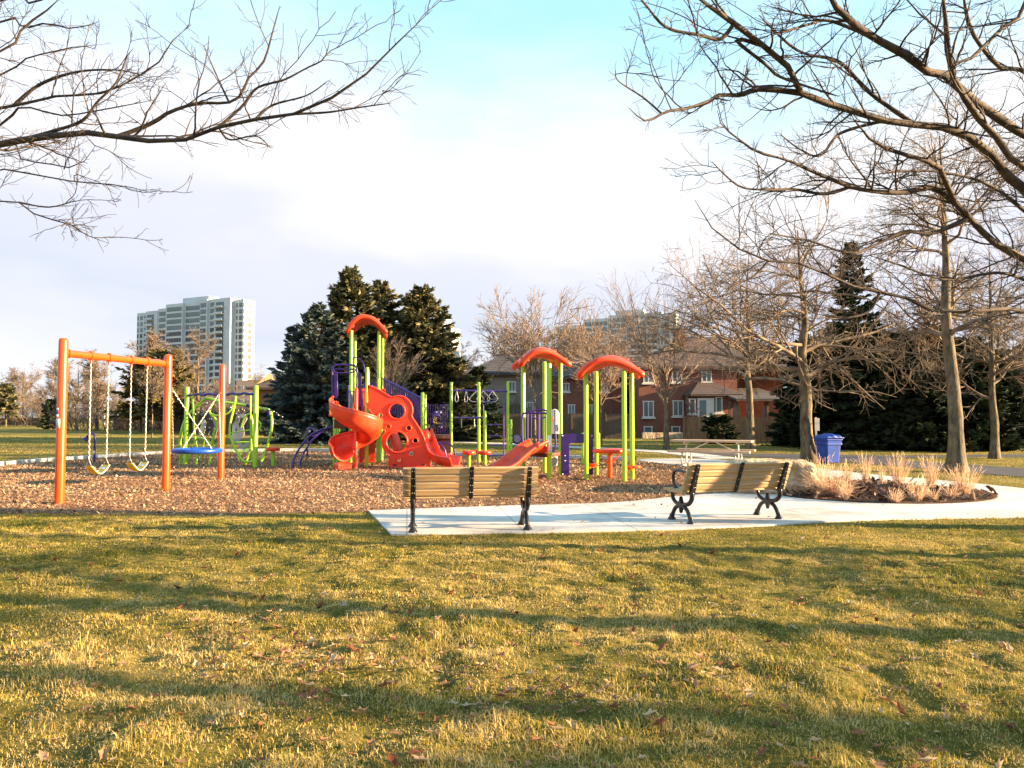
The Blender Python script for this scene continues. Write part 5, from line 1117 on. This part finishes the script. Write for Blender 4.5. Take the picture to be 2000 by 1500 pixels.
# ------------------------------------------------------------------ apartment towers
def win_mesh(w_, h_, cols, glass, frame, fr=.06, deep=.10, sill=0.0):
    m = MB(); m.m = 0; m.box((0, 0, h_ / 2), (w_, deep, h_)); m.m = 1
    cw = (w_ - fr * (cols + 1)) / cols
    for i in range(cols):
        cx = -w_ / 2 + fr + cw / 2 + i * (cw + fr); m.box((cx, -deep / 2 - .004, h_ / 2), (cw, .012, h_ - 2 * fr))
    me = bpy.data.meshes.new('window'); me.from_pydata(m.v, [], m.f); me.polygons.foreach_set('material_index', m.mi); me.update(); me.materials.append(frame); me.materials.append(glass); return me
def tower(name, lab, u0, d, yaw, width, mods, floors, fh, side_w, base_h=0.0):
    """mods: (x0, x1, top offset z, forward offset, [window columns (cx, w)], [balcony spans])"""
    root = thing(name, lab, 'apartment tower', (0, 0, 0)); H = floors * fh
    wl = MB(); wins = []; blc = MB(); rail = MB()
    for x0, x1, dz, fwd, cols, bals in mods:
        z1 = H + dz; wl.box(((x0 + x1) / 2, 4 - fwd / 2, z1 / 2), (x1 - x0, 8 + fwd, z1))
        for fl in range(floors):
            zb = z1 - 1.35 - (fl + 1) * fh + .75
            if zb < base_h: continue
            for cx, cw in cols: wins.append((cx, -fwd - .03, zb, cw, 0))
            for b0, b1 in bals:
                blc.box(((b0 + b1) / 2, -fwd - .7, zb - .75), (b1 - b0, 1.4, .22)); blc.box(((b0 + b1) / 2, -fwd - 1.38, zb - .3), (b1 - b0, .06, .8))
                wins.append(((b0 + b1) / 2, -fwd - .03, zb - .5, (b1 - b0) * .86, 2))
    xr = mods[-1][1]; z1 = H + mods[-1][2]
    for fl in range(floors):
        zb = z1 - 1.35 - (fl + 1) * fh + .75
        if zb < base_h: continue
        for cy, cw in ((1.6, .9), (5.2, 2.4)): wins.append((xr + .03, cy, zb, cw, 1))
    wl.box((-width * .5 + width * .58, 4, H + .9), (width * .3, 6, 2.6))
    wl.build('wall', MT['tower'], root, False); blc.build('balconies', MT['tower'], root, False)['kind'] = 'stuff'
    root.location = (Xu(u0, 815, d), d, 0); root.rotation_euler = (0, 0, R(yaw))
    cache = {}; wins.sort(key=lambda q: -q[2])
    rest = MB(); n = 0
    for cx, cy, zb, cw, kd in wins:
        key = (round(cw, 2), kd)
        if key not in cache: cache[key] = win_mesh(cw, 1.95 if kd != 2 else 2.25, max(1, int(cw / .95)), MT['towerglass'], MT['darkframe'], fr=.13 if kd != 2 else .3)
        me = cache[key]; rot = Matrix.Translation((cx, cy, zb)) @ (Matrix.Rotation(R(90), 4, 'Z') if kd == 1 else Matrix())
        if n < 100:
            o = bpy.data.objects.new('window', me); COL.objects.link(o); o.parent = root; o.location = (cx, cy, zb); o.rotation_euler = (0, 0, R(90) if kd == 1 else 0)
        else:
            for k_ in (0, 1):
                rest.m = k_; fs = [p for p in me.polygons if p.material_index == k_]
                rest.add([rot @ v.co for v in me.vertices], [tuple(p.vertices) for p in fs])
        n += 1
    rest.build('windows', [MT['darkframe'], MT['towerglass']], root, False)['kind'] = 'stuff'
    return root
px = 350 / FP
def cs(a, b, n, w_=None):
    st_ = (b - a) / n; return [(a + st_ * (i + .5), w_ or st_ * .88) for i in range(n)]
W1 = 240 * px
def X1(u): return (u - 368) * px * 1.2
mods1 = [(X1(248), X1(272), -3.2, 0, [(X1(250.5), .9), (X1(259), 1.6), (X1(268.5), 1.6)], []), (X1(272), X1(300), -2.8, .4, [], [(X1(274), X1(292))]),
         (X1(300), X1(329), -2.0, 0, cs(X1(302), X1(329), 4), []), (X1(329), X1(368), -.8, 2.5, cs(X1(331), X1(366), 6), []),
         (X1(368), X1(408), -.7, 1.0, cs(X1(370), X1(407), 6), []), (X1(408), X1(424), -.2, 2.6, cs(X1(409), X1(422), 2), []),
         (X1(424), X1(470), 0, 1.4, [(X1(431), 2.3)], [(X1(438), X1(457))]), (X1(470), X1(489), -.8, -1.2, [(X1(475), .8), (X1(483), 1.9)], [])]
tower('apartment_tower', 'pale high-rise with stepped roof and balconies behind the swings', 361, 350, -26, W1, mods1, 19, 2.95, 12, 6)
mods2 = [(X1(248), X1(300), -4, 0, cs(X1(250), X1(298), 6), []), (X1(300), X1(345), -1.5, 1.5, cs(X1(302), X1(343), 6), []), (X1(345), X1(378), 0, 0, cs(X1(347), X1(376), 5), []),
         (X1(378), X1(410), .6, 1.8, cs(X1(380), X1(408), 5), []), (X1(410), X1(440), 0, .8, [], [(X1(414), X1(432))]), (X1(440), X1(462), -.6, 0, [(X1(448), 2)], [])]
tower('apartment_tower', 'pale high-rise half hidden by the tan trees, rising behind the brick houses', 1215, 372, -26, W1 * .8, mods2, 18, 2.95, 12, 6)
mods3 = [(X1(300), X1(345), -2, 1.5, cs(X1(302), X1(343), 6), []), (X1(345), X1(378), 0, 0, cs(X1(347), X1(376), 5), []), (X1(378), X1(410), -4, 1.8, cs(X1(380), X1(408), 5), [])]
tower('apartment_tower', 'pale high-rise peeking out between the spruces', 846, 400, -26, W1 * .5, mods3, 18, 2.95, 12, 40)
lb_ = MB(); lb_.box((0, 8, 9), (34, 16, 18)); lb_.box((3, 8, 19.5), (10, 8, 3)); 
rt = thing('low_apartment_block', 'low sunlit cream block right of the left tower, behind the gabled house', 'apartment block', (0, 0, 0)); lb_.build('wall', MT['stucco'], rt, False)
wm = win_mesh(1.8, 1.5, 2, MT['glass'], MT['frame'])
for i in range(10):
    for j in range(3):
        o = bpy.data.objects.new('window', wm); COL.objects.link(o); o.parent = rt; o.location = (-14.5 + i * 3.2, -.03, 8 + j * 3)
rt.location = (Xu(535, 815, 330), 330, 0)

# ------------------------------------------------------------------ houses
def hip_roof(mb, x0, x1, y0, y1, z0, z1, ov=.45, gable=(False, False)):
    x0 -= ov; x1 += ov; y0 -= ov; y1 += ov; ym = (y0 + y1) / 2; k = (y1 - y0) / 2
    a = x0 + (0 if gable[0] else k * .9); b = x1 - (0 if gable[1] else k * .9)
    if a > b: a = b = (a + b) / 2
    V = [(x0, y0, z0), (x1, y0, z0), (x1, y1, z0), (x0, y1, z0), (a, ym, z1), (b, ym, z1), (x0, y0, z0 - .18), (x1, y0, z0 - .18), (x1, y1, z0 - .18), (x0, y1, z0 - .18)]
    mb.add(V, [(0, 1, 5, 4), (1, 2, 5), (2, 3, 4, 5), (3, 0, 4), (0, 6, 7, 1), (1, 7, 8, 2), (2, 8, 9, 3), (3, 9, 6, 0), (9, 8, 7, 6)])
HP = {}
def hwin(root, x, y, z, w_, h_, cols=2, nm='window'):
    key = (w_, h_, cols)
    o = MB(); t = .07
    for c, dd in (((x, y - .04, z + t / 2), (w_ + 2 * t, .14, t)), ((x, y - .04, z + h_ - t / 2), (w_ + 2 * t, .12, t)), ((x - w_ / 2, y - .04, z + h_ / 2), (t, .12, h_ - 2 * t)), ((x + w_ / 2, y - .04, z + h_ / 2), (t, .12, h_ - 2 * t))): o.box(c, dd)
    for i in range(1, cols): o.box((x - w_ / 2 + w_ * i / cols, y - .04, z + h_ / 2), (t * .8, .11, h_ - 2 * t))
    f = o.build(nm, MT['frame'], root); g = MB(); g.box((x, y - .015, z + h_ / 2), (w_ - t, .05, h_ - 2 * t)); g.build('pane', MT['glass'], f)
    s = MB(); s.box((x, y - .07, z - .06), (w_ + .3, .2, .1)); s.build('sill', MT['frame'], f)
D = 54.0
def hx(u, d=D): return Xu(u, 780, d)
def brick_house():
    x0, x1 = hx(1248), hx(1440); root = thing('brick_house', 'long two-storey red brick house with bay and deck behind the picnic table', 'house', ((x0 + x1) / 2, D, 0))
    ze = Zv(716, D); wb = MB(); wb.box(((x0 + x1) / 2, D + 5, ze / 2), (x1 - x0, 10, ze)); wb.build('wall', MT['brick'], root)
    xr = hx(1560); wb = MB(); wb.box(((x1 + xr) / 2, D + 6.5, 2.9), (xr - x1 - .01, 7, 5.8)); wb.build('wall', MT['brick'], root)
    r = MB(); hip_roof(r, x0, xr + 2, D, D + 10, ze, Zv(658, D + 5)); rf = r.build('roof', MT['shinglebrown'], root)
    c = MB(); c.box((hx(1349), D + 3.6, 7.2), (.8, .8, 2.0)); c.box((hx(1349), D + 3.6, 8.28), (.95, .95, .16)); c.build('chimney', MT['brick'], rf)
    e_ = MB(); e_.box(((x0 + x1) / 2, D - .38, ze - .13), (x1 - x0 + .9, .1, .24)); e_.build('gutter', MT['eave'], root)
    for u, v0, v1, wpx in ((1266.5, 725, 748, 18), (1322.5, 724, 747, 18), (1266, 783, 815, 19), (1324, 782, 813, 19), (1380, 724, 747, 18)):
        hwin(root, hx(u), D, Zv(v1, D), wpx / FP * D, Zv(v0, D) - Zv(v1, D))
    for u in (1265, 1319): hwin(root, hx(u), D, Zv(846, D), .55, .5, 1)
    # bay
    bx0, bx1 = hx(1340), hx(1421); zb = Zv(770, D - 2)
    b = MB(); b.box(((bx0 + bx1) / 2, D - 1.2, zb / 2), (bx1 - bx0, 2.39, zb)); b.build('bay', MT['brick'], root)
    r = MB(); r.add([(bx0 - .3, D - 2.7, zb), (bx1 + .3, D - 2.7, zb), (bx1 - .9, D - .02, zb + .95), (bx0 + .9, D - .02, zb + .95), (bx0 - .3, D - 2.7, zb - .15), (bx1 + .3, D - 2.7, zb - .15), (bx1 + .3, D - .02, zb - .15), (bx0 - .3, D - .02, zb - .15), (bx1 + .3, D - .02, zb), (bx0 - .3, D - .02, zb)], [(0, 1, 2, 3), (0, 4, 5, 1), (1, 8, 2), (0, 3, 9), (1, 5, 6, 8), (0, 9, 7, 4), (4, 7, 6, 5)])
    r.build('roof', MT['shinglebrown'], root)
    yb = D - 2.4
    hwin(root, Xu(1352, 800, yb), yb, Zv(808, yb), .38, .95 * 1.1, 1); hwin(root, Xu(1404, 800, yb), yb, Zv(806, yb), .40, 1.1, 1)
    d_ = MB(); d_.box((Xu(1378, 800, yb), yb - .05, Zv(800, yb) - .2), (1.15, .1, 2.0)); dr = d_.build('door', MT['frame'], root); g = MB(); g.box((Xu(1372, 800, yb), yb - .11, Zv(800, yb) - .2), (.46, .03, 1.7)); g.build('pane', MT['glass'], dr)
    # deck
    dx0, dx1 = Xu(1376, 820, 50), Xu(1412, 820, 50); dk = MB(); dk.box(((dx0 + dx1) / 2, 50.6, .55), (dx1 - dx0 + .8, 1.9, .14)); dk.box(((dx0 + dx1) / 2, 49.7, 1.5), (dx1 - dx0 + .8, .06, .06))
    for i in range(15): dk.box((dx0 - .4 + (dx1 - dx0 + .8) * i / 14, 49.7, 1.05), (.04, .04, .88))
    for q in (dx0 - .35, dx1 + .35): dk.box((q, 49.7, .27), (.1, .1, .5))
    dk.build('deck', MT['iron'], root)
    # covered porch
    px0, px1 = Xu(1424, 790, 51), Xu(1532, 790, 51); pr_ = MB(); zt = Zv(764, 51); zl = Zv(779, 50)
    pr_.add([(px0, 49.3, zl), (px1, 49.3, zl), (px1, D + 2.9, zt + .5), (px0, D + 2.9, zt + .5), (px0, 49.3, zl - .15), (px1, 49.3, zl - .15), (px1, D + 2.9, zt + .35), (px0, D + 2.9, zt + .35)], [(0, 1, 2, 3), (0, 4, 5, 1), (1, 5, 6, 2), (0, 3, 7, 4), (4, 7, 6, 5)])
    p = pr_.build('porch_roof', MT['shingle'], root)
    for u in (1426, 1462, 1500, 1529):
        q = MB(); q.box((Xu(u, 800, 49.6), 49.7, zl / 2 - .08), (.14, .14, zl - .16)); q.build('porch_post', MT['eave'], root)
    cu = MB()
    for u in (1438, 1496):
        g = []; xx = Xu(u, 800, 49.9)
        for i in range(9):
            t = i / 8; g.append([(xx + (t - .5) * .5 * (1 if k > .5 else .4 + k), 49.9 + .05 * math.sin(i * 2.2), zl - .2 - k * 1.25) for k in (0, .3, .6, 1)])
        cu.sheet(g, .01)
    cu.build('porch_curtain', MT['stucco'], root)
    q = MB(); q.box(((px0 + px1) / 2, 49.7, 1.25), (px1 - px0, .07, .09)); q.box(((px0 + px1) / 2, 49.8, .55), (px1 - px0, .05, 1.1)); q.build('porch_rail', MT['fencewarm'], root)
brick_house()
def plain_house(name, lab, u0, u1, d, v_eave, v_ridge, wall, roof, wins, depth=9, gable=(False, False)):
    x0, x1 = Xu(u0, 780, d), Xu(u1, 780, d); root = thing(name, lab, 'house', ((x0 + x1) / 2, d, 0)); ze = Zv(v_eave, d)
    b = MB(); b.box(((x0 + x1) / 2, d + depth / 2, ze / 2), (x1 - x0, depth, ze)); b.build('wall', MT[wall], root)
    r = MB(); hip_roof(r, x0, x1, d, d + depth, ze, Zv(v_ridge, d + depth / 2), gable=gable); r.build('roof', MT[roof], root)
    if gable[0] or gable[1]:
        g = MB(); ym = d + depth / 2; zr = Zv(v_ridge, ym) - .3
        for x in (x0, x1): g.add([(x, d, ze), (x, d + depth, ze), (x, ym, zr)], [(0, 1, 2)])
        g.build('gable_wall', MT[wall], root)
    e_ = MB(); e_.box(((x0 + x1) / 2, d - .38, ze - .12), (x1 - x0 + .9, .1, .22)); e_.build('gutter', MT['eave'], root)
    for u, v0, v1, wpx in wins: hwin(root, Xu(u, 780, d), d, Zv(v1, d), wpx / FP * d, Zv(v0, d) - Zv(v1, d))
    return root
plain_house('brick_house', 'dark-roofed house behind the two young trees, left of the long brick house', 1080, 1225, 58, 735, 690, 'brick', 'shingle', [(1116, 790, 812, 12), (1150, 790, 812, 12), (1105, 748, 765, 12), (1180, 748, 765, 12)])
plain_house('stucco_house', 'beige stucco house behind the ring beam', 915, 1062, 60, 728, 690, 'stucco', 'shingle', [(953, 780, 815, 14), (1000, 745, 765, 12), (1035, 785, 812, 12)])
plain_house('house', 'house with dark roof right of the spruces', 800, 905, 62, 725, 688, 'stucco', 'shingle', [(880, 760, 780, 12)])
plain_house('gabled_house', 'low brown house with tan roof behind the net climber', 494, 610, 68, 757, 722, 'fencewarm', 'shinglebrown', [(580, 775, 795, 10)], gable=(False, True))
# unseen houses added along the row to keep the long brick front in shade
plain_house('brick_house', 'unseen brick house behind the dark evergreens, added to shade the row', 1640, 1860, 56, 716, 662, 'brick', 'shinglebrown', [(1700, 725, 748, 18), (1800, 725, 748, 18)])
plain_house('brick_house', 'unseen brick house beyond the right edge, added to shade the row', 2070, 2330, 56, 716, 655, 'brick', 'shingle', [(2100, 725, 748, 18)])

# ------------------------------------------------------------------ fences
def fence(u0, d0, u1, d1, h, m, lab, step=.15, posts=2.4, mm='fence'):
    a = Vector((Xu(u0, 830, d0), d0, 0)); b = Vector((Xu(u1, 830, d1), d1, 0)); L = (b - a).length; t = (b - a) / L; rz = math.atan2(t.y, t.x)
    root = thing('wooden_fence', lab, 'fence', tuple(a)); r = np.random.default_rng(abs(int(u0))); pb = MB(); n = int(L / step)
    for i in range(n):
        p = a + t * (i + .5) * step; hh = h + r.normal(0, .012); pb.box((p.x, p.y, hh / 2), (step * .93, .022, hh), rz)
    c = (a + b) / 2; nrm = Vector((-t.y, t.x, 0))
    for z in (.35, h - .25): pb.box((c.x + nrm.x * .04, c.y + nrm.y * .04, z), (L, .045, .09), rz)
    pb.build('board_panel', MT[m], root)
    for i in range(int(L / posts) + 1):
        p = a + t * i * posts - nrm * .07; q = MB(); q.box((p.x, p.y, (h + .12) / 2), (.11, .11, h + .12), rz, bev=.01); q.build('post', MT[mm], root)
fence(852, 53, 1243, 52, 1.75, 'fence', 'dark wooden fence behind the young trees and ring beam')
fence(1336, 45, 1552, 43, 1.5, 'fencewarm', 'brown wooden fence between the brick house and the picnic table', mm='fencewarm')
fence(355, 74, 560, 62, 1.8, 'fence', 'dark wooden fence behind the net climber')
fence(225, 88, 355, 84, 1.7, 'fence', 'dark wooden fence at the end of the field behind the belt swings')
fence(-80, 150, 120, 140, 1.3, 'fence', 'low dark fence at the far left end of the field', step=.3)
# retaining step under the brick house
wr = MB(); wr.box((hx(1290), 51.5, .22), (3.6, .3, .44), bev=.03); tag(wr.build('low_wall', MT['stone']), 'low pale stone edging below the brick house basement windows', 'garden wall')

# ------------------------------------------------------------------ goal frame, marker, parked cars
g0, g1 = G(204, 827), G(252, 827); 
gd = 165.0; root = thing('goal_frame', 'white U-shaped goal frame standing at the far end of the field', 'goal', (Xu(228, 826, gd), gd, 0))
xa, xb = Xu(204, 826, gd), Xu(251, 826, gd)
for x in (xa, xb): m = MB(); m.tube([(x, gd, 0), (x, gd, Zv(786, gd))], .11, 8); m.build('upright', MT['goal'], root)
m = MB(); m.tube([(xa - .1, gd, .45), (xb + .1, gd, .45)], .13, 8); m.build('crossbar', MT['goal'], root)
root = thing('marker_post', 'thin white post on a flat base at the far left of the field', 'post', (Xu(33, 826, 160), 160, 0)); m = MB(); m.box((Xu(33, 826, 160), 160, 1.3), (.14, .14, 2.6), bev=.02); m.box((Xu(31, 826, 160), 160, .1), (1.2, .5, .2), bev=.05); m.build('post', MT['goal'], root)
def car(x, y, rz, col, lab):
    root = thing('parked_car', lab, 'car', (0, 0, 0), group='cars parked at the far right'); body = MB()
    prof = [(-2.2, .35), (-2.25, .75), (-2.1, .95), (-1.5, 1.0), (-.9, 1.42), (.6, 1.45), (1.3, 1.02), (2.05, .92), (2.25, .7), (2.2, .35)]
    g = [[(x_, y_, z_) for x_, z_ in prof] for y_ in (-.85, -.8, .8, .85)]
    me = plate(prof, th=1.7, bevel=.12); b = link('body', me, root, col, False)
    me = plate([(-1.3, .98), (-.85, 1.36), (.55, 1.39), (1.1, 1.0)], th=1.72, bevel=.02); link('side_window', me, root, MT['glass'], False)
    for sx in (-1.35, 1.4):
        for sy in (-.8, .8):
            w_ = MB(); w_.lathe([(.0, -.11), (.33, -.11), (.34, 0), (.33, .11), (0, .11)], (sx, sy, .34), 18, mtx=Matrix.Rotation(R(90), 4, 'X')); tr = w_.build('wheel', MT['rope'], root, False)
            q = MB(); q.lathe([(0, -.125), (.2, -.125), (.2, .125), (0, .125)], (sx, sy, .34), 12, mtx=Matrix.Rotation(R(90), 4, 'X')); q.build('rim', MT['steel'], tr, False)
    root.location = (x, y, 0); root.rotation_euler = (0, 0, rz)
cb = mat('car_paint_teal', (.10, .22, .28), .25, .05, 2, coat=.6); cw_ = mat('car_paint_white', (.7, .7, .72), .25, .03, 2, coat=.6)
car(Xu(1990, 840, 62), 62, .1, cb, 'teal car parked beyond the evergreens at the right edge'); car(Xu(2050, 840, 64), 64, .05, cw_, 'white car parked outside the right edge')
flat('road', [(35, 58), (90, 58), (90, 68), (35, 68)], .012, MT['asphalt'])

# ------------------------------------------------------------------ bin, sign, boulder
def bin_():
    d = 24.3; x = Xu(1618, 880, d); root = thing('recycling_bin', 'blue wheeled bin with humped lid beside the mossy trunk', 'bin', (0, 0, 0))
    b = MB(); lv = [(0.02, .27, .24), (.04, .30, .27), (.62, .345, .33), (.64, .385, .37), (.70, .385, .37), (.70, .36, .35), (.78, .375, .36), (.80, .40, .385), (.84, .40, .385)]
    def ring(z, a, c, n=6):
        o = []; rr = .07
        for cx, cy, a0 in ((a - rr, c - rr, 0), (-a + rr, c - rr, 90), (-a + rr, -c + rr, 180), (a - rr, -c + rr, 270)):
            for i in range(n): q = R(a0 + 90 * i / (n - 1)); o.append((cx + rr * math.cos(q), cy + rr * math.sin(q), z))
        return o
    rings = [ring(*l) for l in lv]; k = len(rings[0]); V = sum(rings, []); F = [(i * k + j, i * k + (j + 1) % k, i * k + k + (j + 1) % k, i * k + k + j) for i in range(len(rings) - 1) for j in range(k)] + [tuple(range(k - 1, -1, -1))]
    b.add(V, F); b.build('body', MT['binblue'], root, False)
    l = MB(); g = []
    for i in range(15):
        t = i / 14 * 2 - 1; g.append([(t * .42, s_ * .40, .85 + .03 + (.11 * (1 - abs(t) ** 2.5) + .03 * math.cos(t * 9)) * (1 - abs(s_) ** 4) ** .5) for s_ in np.linspace(-1, 1, 11)])
    l.sheet(g, .03); l.build('lid', MT['binblue'], root, False)
    for s_ in (-1, 1):
        w_ = MB(); w_.lathe([(0, -.03), (.10, -.03), (.10, .03), (0, .03)], (s_ * .25, .30, .10), 16, mtx=Matrix.Rotation(R(90), 4, 'Y')); w_.build('wheel', MT['rope'], root, False)
    h = MB(); h.tube(smooth_line([(-.25, .37, .8), (-.25, .46, .84), (.25, .46, .84), (.25, .37, .8)], 4), .018, 8); h.build('handle', MT['binblue'], root, False)
    root.location = (x, d, 0); root.rotation_euler = (0, 0, R(14)); root.scale = (.80, .86, .96)
bin_()
root = thing('sign_post', 'small grey sign on a thin post between the mossy trunk and the blue bin', 'sign', (Xu(1594, 890, 24.9), 24.9, 0))
x = Xu(1594, 850, 24.9); m = MB(); m.box((x, 24.9, .75), (.05, .05, 1.5)); m.build('post', MT['steel'], root)
m = MB(); m.box((x + .02, 24.86, Zv(829, 24.9)), (.16, .015, .42), bev=.004); m.build('sign_panel', MT['grey'], root)
def boulder():
    import random
    c = Vector((Xu(1500, 930, 15.2), 15.2, 0)); n = 34; r = np.random.default_rng(5); V, F = [], []
    import bmesh
    bm = bmesh.new(); bmesh.ops.create_cube(bm, size=1); bmesh.ops.subdivide_edges(bm, edges=bm.edges[:], cuts=24, use_grid_fill=True)
    from mathutils import noise as mn
    for v in bm.verts:
        p = v.co.copy(); q = Vector((p.x * 2, p.y * 2, p.z * 2)); k = (abs(q.x) ** 7 + abs(q.y) ** 7 + abs(q.z) ** 7) ** (1 / 7); q = q / k
        q.x *= .82 + .08 * (1 - q.z) + .06 * mn.noise(q * 1.3); q.y *= .95 + .05 * mn.noise(q * 1.1); q.z *= .345
        nn = mn.fractal(Vector((q.x * 2.4, q.y * 2.4, q.z * 7)), 1, 2, 5); nn2 = mn.fractal(q * 9, 1, 2, 4); side = 1 - min(1, max(0, (q.z - .2) / .1))
        d_ = Vector((q.x, q.y, 0)); d_ = d_.normalized() if d_.length > 1e-4 else Vector(); q += d_ * ((nn * .055 + nn2 * .022) * side) + Vector((0, 0, nn * .03 + nn2 * .012 + (q.y * -.03)))
        v.co = q + Vector((0, 0, .29))
    me = bpy.data.meshes.new('boulder'); bm.to_mesh(me); bm.free(); o = link('boulder', me, None, MT['stone'], False)
    o.location = c; o.rotation_euler = (0, 0, R(-14)); tag(o, 'flat-topped pale limestone block behind the tilted bench', 'boulder')
boulder()

# ------------------------------------------------------------------ picnic table
def picnic():
    root = thing('picnic_table', 'picnic table with tan boards on bent galvanised legs, on the concrete', 'picnic table')
    L = 2.4; b = MB()
    for i in range(5): b.box((0, -.30 + i * .15, .745), (L, .14, .06), bev=.006)
    b.build('table_top', MT['picnic'], root, False)
    for s in (-1, 1):
        b = MB()
        for i in range(2): b.box((0, s * (.62 + i * .15), .445), (L, .14, .06), bev=.006)
        b.build('seat', MT['picnic'], root, False)
        f = MB(); x = s * .78
        f.tube(smooth_line([(x, -.80, .41), (x, -.62, .41), (x, -.78, .25), (x, -.70, .08), (x, -.5, .03), (x, 0, .03), (x, .5, .03), (x, .70, .08), (x, .78, .25), (x, .62, .41), (x, .80, .41)], 5), .021, 8)
        f.tube([(x, 0, .03), (x, 0, .71)], .024, 8); f.tube([(x, -.75, .40), (x, .75, .40)], .018, 8)
        f.build('leg_frame', MT['steel'], root, False)
        f = MB(); f.box((x, 0, .70), (.05, .72, .045)); f.tube([(x - s * .02, 0, .40), (s * .12, 0, .71)], .018, 8); f.build('brace', MT['steel'], root, False)
    root.location = (6.15, 22.9, .027); root.rotation_euler = (0, 0, R(-24))
picnic()
